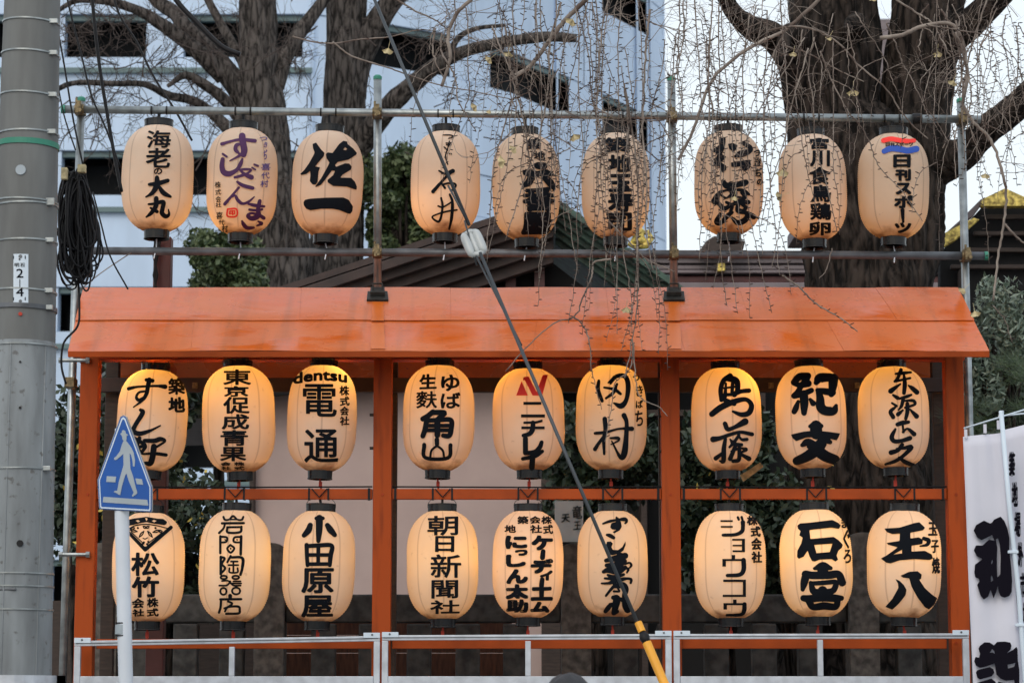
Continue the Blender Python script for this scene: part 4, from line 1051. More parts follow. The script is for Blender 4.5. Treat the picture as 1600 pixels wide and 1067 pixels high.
k.stroke((364,858,12),(380,890,22),(410,915,20),(462,912,14), ink=p_); k.stroke((500,860,10),(527,878,18),(488,896,10), ink=p_)
for ch, b_ in (('つ',(510,155,575,190)),('き',(545,198,575,245)),('ぢ',(545,262,575,345)),('喜',(525,375,600,435)),('代',(525,450,595,505)),('村',(515,515,585,575))): k.text(ch, *b_, .9, 'ink_blue', 5)
for ch, b_ in (('株',(135,530,185,580)),('式',(140,590,188,640)),('会',(140,650,188,700)),('社',(142,705,192,745)),('喜',(150,780,200,840)),('代',(170,845,218,890)),('村',(195,890,245,950))): k.text(ch, *b_, .8, 'ink', 6)
k.stroke((243,757,9),(316,757,9),(316,816,9),(243,816,9),(243,757,9), ink='ink_red'); k.text('印',254,764,308,810,3,'ink_red',2)
k = K[0][2]
k.poly([(258,215),(275,208),(288,203),(330,262),(358,290),(350,318),(310,365),(280,402),(316,408),(320,412),(308,445),(300,530),(285,552),(258,552),(235,525),(240,480),(238,440),(205,465),(165,473),(155,465),(190,430),(232,370),(270,300),(275,285),(262,250)])
k.poly([(368,300),(385,285),(425,290),(480,215),(515,188),(548,195),(550,215),(600,255),(628,290),(622,305),(560,345),(468,365),(445,390),(455,405),(530,375),(565,378),(585,405),(578,430),(510,470),(490,495),(580,497),(612,530),(628,570),(625,597),(605,592),(545,570),(430,565),(385,535),(382,515),(430,475),(445,440),(420,435),(330,555),(285,574),(280,568),(330,500),(380,410),(400,370),(375,335)], [(515,262),(530,242),(547,257),(532,267)])
k.poly([(182,700),(195,680),(240,670),(370,662),(515,660),(560,680),(595,735),(590,775),(572,798),(540,790),(480,765),(420,755),(330,755),(240,768),(205,755),(185,725)])
k = K[0][3]
k.stroke((360,140,5),(420,140,6),(445,155,7),(405,168,5)); k.stroke((385,207,6),(428,210,6)); k.stroke((388,222,6),(425,222,6)); k.stroke((412,192,6),(402,236,7)); k.stroke((368,240,6),(396,268,6)); k.stroke((398,248,6),(380,310,6),(385,345,7),(398,385,6)); k.stroke((410,292,4),(415,300,4)); k.stroke((424,292,4),(430,300,4))
k.stroke((325,438,9),(375,462,14),(440,440,24)); k.stroke((425,448,20),(360,515,15),(275,612,20)); k.stroke((345,542,11),(375,582,13)); k.stroke((360,552,11),(400,542,11),(450,545,13),(465,565,11),(428,606,11))
k.stroke((343,665,11),(354,720,13),(347,800,13),(322,862,13),(268,825,9),(320,797,9),(400,775,11),(474,765,9)); k.stroke((318,732,9),(360,740,9),(440,692,9)); k.stroke((415,635,12),(437,700,16),(430,830,17),(410,924,11))
k = K[0][4]
k.text('築',392,165,512,262,4); k.text('地',450,272,545,350,3); k.text('二',565,275,600,335,2)
k.stroke((480,395,40),(530,400,44)); k.poly([(355,432),(400,430),(480,440),(560,425),(620,462),(618,480),(560,488),(500,485),(400,492),(358,470)])
k.stroke((430,490,40),(405,535,44),(362,565,20)); k.stroke((545,495,40),(590,545,44),(618,590,18))
k.text('番',350,570,628,782,12); k.text('屋',338,776,608,978,13)
k = K[0][5]
k.text('築',285,158,508,292,6); k.text('地',318,300,512,452,8); k.text('玉',325,462,518,618,10); k.text('寿',318,612,530,788,9); k.text('司',305,785,520,942,9)
k = K[0][6]
k.poly([(285,175),(310,162),(340,165),(340,200),(330,255),(310,300),(345,320),(330,345),(300,365),(345,395),(345,430),(325,448),(300,440),(285,400),(262,408),(240,395),(245,355),(270,305),(255,290),(232,278),(235,258),(285,225)])
k.poly([(360,215),(400,205),(440,225),(430,262),(400,278),(370,255)]); k.stroke((490,208,24),(545,245,26),(540,275,26),(480,295,40),(420,318,14)); k.poly([(385,370),(430,360),(545,345),(552,390),(540,420),(500,445),(480,425),(470,400),(420,410),(388,405)])
k.stroke((325,535,26),(350,562,38),(420,556,34),(508,535,34)); k.stroke((395,570,34),(398,660,30)); k.stroke((300,608,14),(268,650,30),(252,690,44)); k.stroke((300,612,16),(360,600,12),(480,600,18),(535,635,16))
k.stroke((430,620,14),(420,690,20)); k.stroke((480,618,26),(500,655,26),(455,690,20)); k.stroke((285,715,24),(330,752,26),(390,722,20),(460,700,22),(530,700,26)); k.stroke((455,690,20),(440,770,24),(520,790,22),(575,822,30))
k.stroke((295,798,18),(265,862,30),(300,872,26),(360,810,26),(395,785,18)); k.stroke((300,640,12),(345,665,12),(380,640,12)); k.stroke((430,655,12),(470,660,12)); k.stroke((345,700,16),(395,730,18),(380,780,16)); k.stroke((470,715,16),(510,745,20),(480,775,16)); k.stroke((395,830,16),(440,870,30),(500,850,34),(520,800,26),(450,760,16))
for ch, b_ in (('つ',(575,262,628,320)),('き',(580,330,640,402)),('ぢ',(585,412,645,490)),('の',(600,505,650,560))): k.text(ch, *b_, 2.5, 'ink', 4)
k = K[0][7]
for ch, b_ in (('宮',(345,162,508,260)),('川',(348,266,517,405)),('食',(343,403,523,556)),('鳥',(356,552,527,702)),('鶏',(350,703,530,850)),('卵',(340,860,525,980))): k.text(ch, *b_, 5.5, 'ink', 1)
k = K[0][8]
k.stroke((268,186,26),(330,172,26),(400,183,26),(470,190,24),(525,186,20), ink='ink_red'); k.stroke((274,276,28),(330,252,34),(400,256,36),(470,270,34),(543,256,36), ink='ink_blue2')
for i, ch in enumerate('日刊スポーツ'): k.text(ch, 286+i*39, 200 if ch != 'ー' else 214, 322+i*39, 234 if ch != 'ー' else 221, 1.2, 'ink', 1)
for ch, b_ in (('日',(350,300,497,414)),('刊',(366,422,499,524)),('ス',(368,535,504,638)),('ポ',(356,640,520,752))): k.text(ch, *b_, 7, 'ink', 1)
k.stroke((428,765,22),(430,812,18),(434,864,14)); k.text('ツ',360,868,504,960,7,'ink',1)
# ---------------- middle row
k = K[1][0]
k.text('築',494,188,638,328,4.5); k.text('地',494,345,638,478,6)
k.stroke((165,278,20),(250,262,14),(400,256,14),(470,262,26)); k.stroke((312,205,18),(365,212,22)); k.stroke((338,205,28),(326,260,24),(314,320,22),(280,375,16),(206,432,6)); k.stroke((302,300,12),(252,310,14),(230,348,16),(252,375,18),(292,350,14))
k.stroke((265,455,18),(282,480,26),(222,580,24),(205,632,28),(260,652,26),(350,625,16),(430,586,7)); k.stroke((212,690,20),(250,712,22),(300,742,18)); k.stroke((235,770,14),(305,755,20),(270,815,16)); k.stroke((255,690,22),(240,760,18),(280,820,14))
k.stroke((298,710,20),(380,712,26),(430,698,26),(468,716,14),(385,772,14)); k.stroke((376,760,34),(366,840,34),(345,900,32),(298,896,14)); k.stroke((290,822,12),(380,818,18),(478,830,18))
k = K[1][1]
for ch, b_ in (('東',(258,116,494,250)),('京',(265,253,472,347)),('促',(258,344,482,488)),('成',(246,488,478,620)),('青',(235,620,468,757)),('果',(232,762,455,884))): k.text(ch, *b_, 4.5, 'ink', 2)
for ch, b_ in (('会',(240,888,322,922)),('社',(244,924,322,958)),('株',(350,888,440,922)),('式',(350,924,440,958))): k.text(ch, *b_, 2.2, 'ink', 2)
k = K[1][2]
V, Fs = glyph('dentsu')
for dx, dy in ((5,5),(-5,5),(5,-5),(-5,-5),(6,0),(-6,0),(0,6),(0,-6)): k.put([(128+440*x+dx, 138+84*y-26*sin(x*pi)+ 14*(1-x)+dy+4) for x, y in V], Fs)
k.text('電',203,238,488,514,5,'ink',0); k.text('通',214,614,502,896,5,'ink',0)
for ch, b_ in (('株',(510,253,592,337)),('式',(513,343,594,422)),('会',(513,425,588,502)),('社',(510,508,592,584))): k.text(ch, *b_, 2.6, 'ink', 4)
k = K[1][3]
k.text('生',186,156,334,284,5,'ink',4); k.text('麩',160,296,336,442,3,'ink',4); k.text('ゆ',368,160,524,300,5,'ink',4); k.text('ば',364,308,534,444,4.5,'ink',4)
k.stroke((300,472,30),(260,505,30),(217,530,30)); k.stroke((300,476,30),(398,480,30),(345,525,24)); k.stroke((250,540,30),(236,615,30),(217,672,28)); k.stroke((250,544,26),(350,540,26),(450,540,28),(453,620,28),(436,670,28),(386,668,24)); k.stroke((338,540,36),(338,665,34)); k.stroke((250,586,22),(445,586,22)); k.stroke((245,624,22),(445,624,22))
k.stroke((228,745,22),(238,852,20),(427,854,20),(448,748,22)); k.stroke((334,702,26),(335,740,24)); k.stroke((335,752,14),(290,792,13),(279,846,13)); k.stroke((335,752,14),(382,792,13),(394,846,13))
k = K[1][4]; r_ = 'ink_red'
k.poly([(320,215),(372,335),(275,335)], ink=r_); k.poly([(337,180),(380,178),(460,335),(412,335),(345,205),(330,212)], ink=r_, smooth=False); k.poly([(498,163),(540,163),(492,335),(432,335)], ink=r_, smooth=False)
k.poly([(335,388),(485,388),(485,412),(335,412)]); k.poly([(315,492),(515,492),(515,518),(315,518)])
k.poly([(335,552),(440,548),(495,533),(495,556),(440,570),(335,572)]); k.poly([(318,592),(512,592),(512,615),(318,615)]); k.stroke((415,562,26),(412,615,28),(388,652,26),(335,668,20))
k.stroke((352,695,28),(352,812,28)); k.stroke((352,815,24),(430,805,26),(472,765,26),(487,725,22)); k.stroke((492,800,20),(430,840,24),(330,862,20)); k.stroke((412,845,32),(406,935,32))
k = K[1][5]
k.stroke((270,212,16),(264,290,24),(298,380,18)); k.stroke((350,228,10),(420,175,22),(490,178,26),(515,255,28),(500,370,24),(455,422,32),(396,398,10)); k.stroke((400,185,22),(368,236,12)); k.stroke((315,268,12),(400,285,18),(452,322,16)); k.stroke((422,240,14),(392,310,18),(330,358,14))
k.stroke((320,530,26),(326,620,24),(312,700,20),(315,822,14)); k.stroke((238,650,16),(330,640,16),(440,612,12),(546,612,26)); k.stroke((312,676,16),(268,735,18),(238,782,22)); k.stroke((480,500,28),(502,560,22),(497,700,28),(482,820,36),(450,850,20),(378,715,7)); k.stroke((368,690,12),(430,690,18),(432,712,12),(372,742,6))
k.text('つ',552,165,608,218,2.5,'ink',4); k.text('き',580,250,640,345,2,'ink',4); k.text('ば',578,372,640,440,2,'ink',4); k.text('ち',574,460,640,590,2.5,'ink',3)
k = K[1][6]
k.stroke((405,172,32),(350,212,28),(326,285,26),(332,372,24)); k.stroke((390,190,40),(458,215,36),(466,290,28),(440,330,28)); k.stroke((370,235,12),(362,345,22)); k.stroke((425,235,20),(420,320,18)); k.stroke((340,275,10),(450,262,14)); k.stroke((345,330,18),(450,325,18))
k.stroke((445,318,28),(500,300,24),(562,294,26)); k.stroke((252,490,32),(330,432,36),(440,385,32),(535,368,24),(582,415,28),(562,478,32),(500,494,26),(428,468,14)); k.stroke((360,372,26),(440,405,24))
k.stroke((362,570,26),(385,615,26),(440,600,22),(530,552,40)); k.stroke((262,700,34),(320,690,24),(400,662,20),(490,640,18),(588,658,22)); k.stroke((365,695,18),(352,780,26),(348,880,26),(318,880,10)); k.stroke((285,858,26),(345,812,16))
k.stroke((480,664,16),(440,720,18),(400,765,14)); k.stroke((405,700,10),(430,735,26)); k.stroke((455,740,20),(405,862,26)); k.stroke((480,755,18),(478,865,24),(430,882,20)); k.stroke((415,800,12),(490,770,16)); k.stroke((505,775,14),(540,785,18),(495,818,14),(562,862,28)); k.stroke((470,660,10),(500,700,16),(545,700,18)); k.stroke((430,735,14),(500,745,18))
k = K[1][7]
k.stroke((215,225,36),(262,180,44),(332,172,40)); k.stroke((216,228,34),(268,250,30),(335,235,42)); k.stroke((328,190,34),(285,240,30),(250,305,34),(214,338,30)); k.stroke((218,338,34),(290,322,34),(362,292,30)); k.stroke((298,325,50),(302,400,50),(300,480,32)); k.stroke((252,385,18),(232,440,34),(218,470,30)); k.stroke((352,368,18),(376,400,34))
k.stroke((402,228,30),(430,192,56),(500,184,50),(555,190,50)); k.stroke((545,195,60),(540,260,50),(528,325,34)); k.stroke((412,290,24),(470,300,38),(540,310,38)); k.stroke((420,300,30),(435,360,46),(440,430,56),(480,462,54),(545,462,50),(568,420,20))
k.stroke((350,592,20),(400,575,44),(445,590,24)); k.stroke((400,590,70),(402,650,74)); k.poly([(190,660),(300,635),(400,626),(500,636),(602,650),(590,680),(572,710),(470,682),(400,682),(320,686),(235,715),(205,690)])
k.stroke((285,748,22),(330,728,50),(390,770,66),(470,835,66),(560,872,60)); k.stroke((518,724,24),(470,705,56),(410,780,70),(330,840,62),(240,880,50))
k = K[1][8]
k.stroke((370,155,12),(420,150,18),(497,142,14)); k.stroke((415,122,20),(388,190,18),(362,218,14)); k.stroke((370,216,16),(440,202,14),(492,190,14)); k.stroke((440,165,14),(447,240,24),(440,315,20)); k.stroke((410,240,10),(370,268,20),(330,298,30)); k.stroke((478,252,10),(510,275,24),(548,308,28))
k.stroke((350,332,14),(388,356,22)); k.stroke((340,398,12),(378,422,16)); k.stroke((368,432,14),(328,470,22),(350,515,24)); k.stroke((400,362,14),(460,345,18),(500,330,14)); k.stroke((435,358,20),(420,420,18),(395,455,10)); k.stroke((440,380,12),(515,378,18),(528,410,16),(450,436,14)); k.stroke((468,405,22),(468,470,22),(455,528,18)); k.stroke((430,458,12),(390,492,24)); k.stroke((490,450,10),(545,508,28))
k.stroke((385,576,22),(430,562,26),(478,556,18)); k.stroke((430,585,12),(436,638,16)); k.stroke((368,615,14),(338,680,26),(360,715,24),(420,712,22),(490,690,26)); k.stroke((430,640,12),(470,612,14),(525,656,26)); k.stroke((425,745,22),(390,790,22),(332,810,28)); k.stroke((380,780,14),(440,772,18),(502,765,26),(440,832,20),(370,880,20),(286,908,14)); k.stroke((396,850,10),(450,888,24),(522,918,20))
# ---------------- bottom row
k = K[2][0]
k.poly([(185,165),(195,140),(240,130),(290,125),(340,117),(390,125),(430,132),(480,135),(512,158),(508,178),(490,188),(440,180),(400,175),(340,162),(280,172),(235,185),(200,190),(186,180)], [(250,150),(270,143),(288,155),(270,163)], [(385,152),(405,142),(425,152),(405,163)], [(330,130),(340,124),(350,135),(340,154)])
k.stroke((172,228,16),(330,392,20)); k.stroke((330,392,20),(545,206,20)); k.stroke((192,218,4),(250,190,5),(340,180,5),(430,192,5),(510,212,4)); k.stroke((215,245,4),(320,345,4)); k.stroke((470,250,4),(345,345,4))
for cx_, cy_, a_, l_ in ((300,262,-.9,34),(370,262,.9,34),(235,235,.2,32),(425,238,-.3,34),(325,205,.6,16),(350,205,-.6,16),(225,215,-.3,20),(460,240,-.2,14)):
    d = (cos(a_)*l_, sin(a_)*l_); n_ = (-sin(a_)*8, cos(a_)*8)
    k.stroke((cx_-d[0],cy_-d[1],3),(cx_+n_[0],cy_+n_[1],5),(cx_+d[0],cy_+d[1],3)); k.stroke((cx_-d[0],cy_-d[1],3),(cx_-n_[0],cy_-n_[1],6),(cx_+d[0],cy_+d[1],3))
for x, y in ((268,210),(415,210),(318,330),(345,345),(305,345),(330,372),(355,325)): k.stroke((x,y,11),(x+2,y+2,11))
k.stroke((312,296,4),(330,302,5),(350,292,4))
k.text('松',212,412,448,612,6,'ink',3); k.text('竹',215,612,448,792,7.5,'ink',3)
for ch, b_ in (('会',(218,795,322,880)),('社',(222,884,322,950)),('株',(344,792,442,872)),('式',(344,880,442,950))): k.text(ch, *b_, 3.4, 'ink', 4)
k = K[2][1]
k.stroke((262,118,12),(275,142,12),(310,140,10),(342,112,14),(378,140,10),(415,142,12),(428,118,12)); k.stroke((300,140,8),(385,140,8)); k.stroke((250,172,14),(432,170,14)); k.stroke((275,175,12),(262,215,12),(226,252,14)); k.stroke((295,205,14),(300,248,14),(400,245,14),(412,200,14)); k.stroke((295,205,12),(412,203,12))
k.stroke((236,280,14),(236,420,14)); k.stroke((236,282,12),(290,290,12),(285,325,12),(240,332,10)); k.stroke((410,280,16),(406,430,16)); k.stroke((410,284,12),(355,290,12),(350,325,12),(400,332,10)); k.stroke((276,308,7),(278,310,7)); k.stroke((375,308,7),(377,310,7)); k.stroke((320,352,12),(352,380,12),(322,416,12),(294,382,12),(320,352,12)); k.stroke((322,380,8),(323,384,8))
k.stroke((240,452,16),(240,595,16)); k.stroke((240,452,14),(272,465,14),(250,510,12),(276,545,14),(250,582,12)); k.stroke((322,445,14),(295,495,12)); k.stroke((320,455,14),(418,460,16),(420,540,16),(404,600,16)); k.stroke((325,490,10),(380,490,10)); k.stroke((305,520,10),(385,520,10)); k.stroke((345,490,10),(345,580,10)); k.stroke((312,545,10),(315,580,10),(378,580,10),(380,545,10))
for cx_, cy_, rx, ry in ((265,622,26,14),(365,622,28,14),(262,738,26,28),(368,735,34,28)): k.stroke(*[(cx_+rx*cos(2*pi*i/8), cy_+ry*sin(2*pi*i/8), 11) for i in range(9)])
k.stroke((228,690,10),(290,688,10),(320,655,10)); k.stroke((250,652,9),(305,652,9),(345,688,10),(405,690,10)); k.stroke((345,655,9),(405,655,9)); k.stroke((320,672,9),(410,672,9))
k.stroke((318,775,22),(318,790,20)); k.stroke((236,805,14),(410,803,14)); k.stroke((242,805,14),(238,870,14),(225,915,14)); k.stroke((300,822,12),(335,840,12),(300,868,12),(270,880,12)); k.stroke((275,905,12),(300,870,12),(385,865,14),(398,895,14),(385,922,14),(285,925,14))
k = K[2][2]
k.stroke((342,130,20),(368,132,44),(398,130,20)); k.stroke((368,130,42),(366,230,38),(360,318,24)); k.stroke((292,188,30),(278,228,36),(240,272,26)); k.stroke((435,188,28),(460,225,38),(496,268,26))
k.stroke((262,352,24),(264,440,22),(270,520,22)); k.stroke((262,362,22),(360,356,24),(470,358,24),(462,440,26),(455,520,22)); k.stroke((360,360,22),(358,510,20)); k.stroke((265,435,20),(455,435,20)); k.stroke((272,512,20),(455,510,20))
k.text('原',216,542,490,758,7.5,'ink',2); k.text('屋',214,768,484,958,7.5,'ink',2)
k = K[2][3]
for ch, b_ in (('朝',(255,106,512,274)),('日',(318,276,482,414)),('新',(280,428,538,628)),('聞',(288,643,512,800)),('社',(277,810,526,928))): k.text(ch, *b_, 4.0 if ch != '日' else 5, 'ink', 4)
k = K[2][4]
for ch, b_ in (('築',(285,110,378,178)),('地',(178,183,274,252)),('会',(388,110,478,176)),('株',(484,110,572,180)),('社',(390,183,492,254)),('式',(498,183,584,262))): k.text(ch, *b_, 3, 'ink', 3)
for ch, b_ in (('ケ',(398,268,584,402)),('デ',(394,464,588,594)),('ィ',(470,564,582,650)),('エ',(394,698,582,820)),('ム',(388,820,558,920)),('に',(182,270,370,386)),('っ',(262,386,372,446)),('し',(188,428,362,542)),('ん',(188,552,376,678)),('太',(184,676,380,806)),('助',(190,802,378,920))): k.text(ch, *b_, 11 if ch not in 'っィ' else 7, 'ink', 4)
k.stroke((500,405,26),(494,458,28)); k.stroke((492,640,26),(486,690,28))
k = K[2][5]
k.stroke((305,175,10),(360,155,16),(430,143,14),(485,138,22),(502,155,16),(490,172,10)); k.poly([(412,112),(435,125),(455,160),(462,200),(445,230),(400,255),(385,245),(415,225),(380,222),(365,205),(375,170),(410,160),(408,130)])
k.stroke((338,268,14),(365,275,22),(394,292,18)); k.poly([(338,325),(370,322),(388,340),(375,370),(388,392),(430,395),(465,370),(485,335),(493,322),(495,350),(475,400),(430,428),(380,438),(345,425),(322,400),(328,360)])
k.stroke((330,482,22),(400,465,34),(490,442,36)); k.stroke((335,522,22),(420,520,40),(480,490,36)); k.stroke((310,575,20),(350,562,32),(430,572,36),(490,540,24)); k.stroke((450,450,50),(440,500,54),(400,555,50)); k.stroke((490,512,10),(525,500,12),(542,520,14),(528,542,10)); k.stroke((470,540,12),(515,552,16),(505,582,10))
k.stroke((345,602,14),(380,618,24),(420,615,20),(478,598,16)); k.stroke((320,630,12),(380,635,18),(440,645,24)); k.stroke((293,672,10),(350,670,16),(420,650,26),(500,632,16),(540,640,16),(536,668,14)); k.stroke((425,600,20),(400,680,18)); k.stroke((400,690,16),(365,730,16),(330,775,14)); k.stroke((400,690,14),(470,678,24),(495,720,34),(480,780,24)); k.stroke((405,705,10),(445,705,12)); k.stroke((395,738,12),(440,738,12),(430,715,10))
k.stroke((390,790,24),(420,800,44),(410,860,40),(395,918,28)); k.stroke((362,845,16),(395,840,14)); k.stroke((370,850,24),(345,880,28),(325,905,22)); k.stroke((445,800,18),(485,820,34),(490,860,34),(510,890,42))
k.stroke((400,915,30),(425,905,20))
k = K[2][6]
G = 'ink'
def bar(k, x0, y0, x1, y1): k.poly([(x0,y0),(x1,y0),(x1,y1),(x0,y1)])
bar(k,297,145,400,160); bar(k,300,193,400,208); k.stroke((318,270,16),(420,266,18),(475,240,22),(485,200,22),(484,162,24)); k.stroke((442,122,14),(450,140,14)); k.stroke((474,120,14),(480,140,14))
bar(k,395,300,500,316); bar(k,398,350,500,364); bar(k,398,396,500,412); bar(k,476,302,502,412)
bar(k,390,435,420,470); bar(k,313,468,504,486); bar(k,313,470,343,532); k.stroke((490,478,26),(490,560,26),(455,600,22),(355,606,18))
bar(k,320,640,508,660); bar(k,484,642,510,785); bar(k,316,766,508,785)
bar(k,402,806,432,840); bar(k,322,836,510,854); bar(k,322,838,352,890); k.stroke((498,846,24),(494,900,24),(465,932,18),(350,937,14))
for ch, b_ in (('株',(518,106,608,190)),('式',(548,195,634,286)),('会',(553,290,642,396)),('社',(556,404,645,504))): k.text(ch, *b_, 4, 'ink', 2)
k = K[2][7]
k.poly([(218,190),(240,172),(330,165),(510,143),(560,168),(580,190),(565,218),(500,208),(318,228),(324,270),(326,302),(520,284),(562,312),(598,350),(590,375),(560,400),(545,440),(558,475),(535,490),(505,470),(400,475),(365,490),(340,486),(318,445),(304,400),(270,450),(230,468),(215,452),(218,400),(250,340),(262,290),(234,272),(245,237),(222,215)], [(358,352),(510,342),(488,410),(378,420)])
k.stroke((362,548,18),(430,530,52),(496,545,22)); k.stroke((430,545,70),(430,590,60)); k.stroke((285,595,44),(350,605,44),(480,603,46),(560,598,44),(592,665,46)); k.stroke((290,600,46),(275,665,44),(262,722,24)); k.stroke((330,668,24),(352,735,40),(400,742,34),(510,735,36),(548,665,30)); k.stroke((345,672,24),(420,668,26),(530,658,26)); k.stroke((350,702,16),(352,720,16)); k.stroke((428,735,60),(430,790,50)); k.stroke((268,795,36),(320,800,44),(420,790,46),(530,795,44),(585,795,30)); k.stroke((315,815,44),(348,868,38),(440,860,44),(535,866,38),(555,810,36))
for ch, b_ in (('ま',(585,128,652,215)),('ぐ',(600,220,662,385)),('ろ',(604,388,668,506))): k.text(ch, *b_, 3.4, 'ink', 4)
k = K[2][8]
k.poly([(222,215),(350,207),(470,170),(515,162),(562,208),(545,230),(440,250),(440,297),(510,288),(545,308),(540,345),(450,358),(450,407),(560,400),(618,430),(628,465),(600,478),(480,470),(350,480),(275,506),(240,500),(193,465),(240,440),(335,372),(255,350),(240,335),(350,318),(352,257),(290,262),(245,245)], [(298,432),(370,392),(370,422)])
k.stroke((552,298,20),(592,315,24),(578,350,18),(522,362,8))
k.poly([(315,635),(350,650),(385,685),(408,725),(400,770),(345,840),(290,892),(230,868),(290,800),(340,710),(335,670)]); k.poly([(357,608),(430,575),(500,570),(535,598),(530,633),(515,642),(560,710),(620,765),(665,795),(640,850),(595,890),(560,870),(500,790),(450,700),(430,630),(380,624)])
for ch, b_ in (('玉',(588,158,666,278)),('子',(612,308,678,422)),('焼',(620,455,688,592))): k.text(ch, *b_, 3.6, 'ink', 4)

rl = random.Random(5)
BULB = [(.85, -.17), (3.0, .20), (2.0, .06)]
BCOL = [(1.0, .54, .16), (1.0, .52, .12), (1.0, .60, .20)]   # watts, height of the bulb in the lantern
GROUP = 'lit paper lanterns hung in three rows'
for r in range(3):
    for c in range(9):
        x0, x1, y0, y1 = ROWS[r][c]; YL = (.25, 0, 0)[r]; cx, cy = (x0+x1)/2, (y0+y1)/2
        p = at(cx, cy, YL); sw = (at(x1, cy, YL).x-at(x0, cy, YL).x)/(2*LR)
        zt, zb = at(cx, y0, YL).z, at(cx, y1, YL).z
        # the rim's silhouette is lifted by the near edge: correct a little
        sh = (zt-zb)/(2*LH)*(.955 if r == 0 else .975 if r == 1 else .985)
        root = thing('paper_lantern', (p.x, YL, (zt+zb)/2), LAB[r][c], 'paper lantern', GROUP)
        root.rotation_euler = (0, radians(TILT[r][c]), 0); root.scale = (sw, sw, sh)
        tz = {'shade': 0, 'top_cap': LH-.004, 'bottom_cap': -LH+.004, 'handle': LH}
        sd_l = 3.7*(r*9+c)+1; phi = rl.uniform(-.14, .14); ME['shade'] = shade_mesh(sd_l)
        for nm in ('shade', 'top_cap', 'bottom_cap', 'handle'):
            if nm == 'handle' and r == 0: continue
            o = bpy.data.objects.new(nm, ME[nm]); C.objects.link(o); o.parent = root; o.location = (0, 0, tz[nm])
            if nm == 'shade': o.rotation_euler = (0, 0, phi)
        lay_ink(K[r][c], CROPX[r][c], CROPY[r], root, 'lettering', lambda O, d, eps, s_=sd_l, f_=phi: lantern_surf(O, d, eps, s_, f_))
        w_, hz = BULB[r]
        L = bpy.data.lights.new('bulb', 'POINT'); L.energy = w_*rl.uniform(.7, 1.3); L.color = (1.0, BCOL[r][1]*rl.uniform(.92, 1.06), BCOL[r][2]*rl.uniform(.75, 1.2)); L.shadow_soft_size = .035
        lo_ = bpy.data.objects.new('bulb', L); C.objects.link(lo_); lo_.parent = root; lo_.location = (rl.uniform(-.085,.085), rl.uniform(-.03,.05), hz+rl.uniform(-.04,.035))
        # hook and cord
        rm = parent_mat(root); tpz = rm @ Vector((0, 0, LH+.03)); btz = rm @ Vector((0, 0, -LH-.05)); b = MB()
        if r == 0:
            zz = T0.z+(T1.z-T0.z)*(p.x-T0.x)/(T1.x-T0.x)
            b.tube([tpz, (p.x, SY-.05, zz)], .010, 6)
            inv = rm.inverted()
            b.v = [tuple(inv @ Vector(v)) for v in b.v]; o = put('hanger', b.mesh('hanger', M['rubber'])); o.parent = root
            for dx in (-.046, .046):
                q = T0.lerp(T1, (p.x+dx-T0.x)/(T1.x-T0.x)); MB().tube([q+Vector((-.004,0,0)), q+Vector((.004,0,0))], .027, 12).build('cable_tie', M['rubber'], sf)
            b = MB(); zb_ = B0.z+(B1.z-B0.z)*(p.x-B0.x)/(B1.x-B0.x); b.tube([btz, (p.x, SY-.05, zb_+.02), (p.x-.01, SY-.08, zb_-.05)], .004, 5)
            b.v = [tuple(inv @ Vector(v)) for v in b.v]; o = put('lower_cord', b.mesh('lower_cord', M['whitepaint'])); o.parent = root
        else:
            inv = rm.inverted(); top = at(cx, 560 if r == 1 else 772, YL).z
            b = MB(); b.tube([tpz, (p.x, YL-.005, top)], .008, 6); b.box((p.x-.028, YL-.03, top-.01), (p.x+.028, YL+.03, top+.03)) if r == 1 else None
            if r == 2:
                b.tube([(p.x, YL-.035, top-.02), (p.x+.045, YL-.035, top+.03)], .0035, 5); b.tube([(p.x, YL-.035, top-.02), (p.x-.045, YL-.035, top+.03)], .0035, 5)
            b.v = [tuple(inv @ Vector(v)) for v in b.v]; o = put('hook', b.mesh('hook', M['red_rope' if r == 1 else 'rubber'])); o.parent = root
            b = MB(); e = (p.x, YL, at(cx, 764 if r == 1 else 998, YL).z); mid = ((btz.x+e[0])/2, YL, btz.z*.4+e[2]*.6)
            b.tube([btz, e], .006, 6); b.tube([(mid[0], YL, mid[2]-.015), (mid[0], YL, mid[2]+.02)], .011, 6)
            b.v = [tuple(inv @ Vector(v)) for v in b.v]; o = put('lower_cord', b.mesh('lower_cord', M['red_rope'])); o.parent = root
            if r == 2:
                for dx in (-15, 15): tie(cx+dx, 763, 781, 0, .056, rack)
        # cable tie at the crossbar ends
for x in (577, 618, 1028, 1068, 1472): tie(x, 763, 781, 0, .058, rack, wd=.014)
b = MB()
for (x0, x1) in gaps:
    a, c = at(x0, 762, 0), at(x1, 762, 0); b.tube([(a.x, -.01, a.z+.006), ((a.x+c.x)/2, -.01, a.z+.002), (c.x, -.01, a.z+.006)], .005, 6)
b.build('feed_cable', M['rubber'], rack)

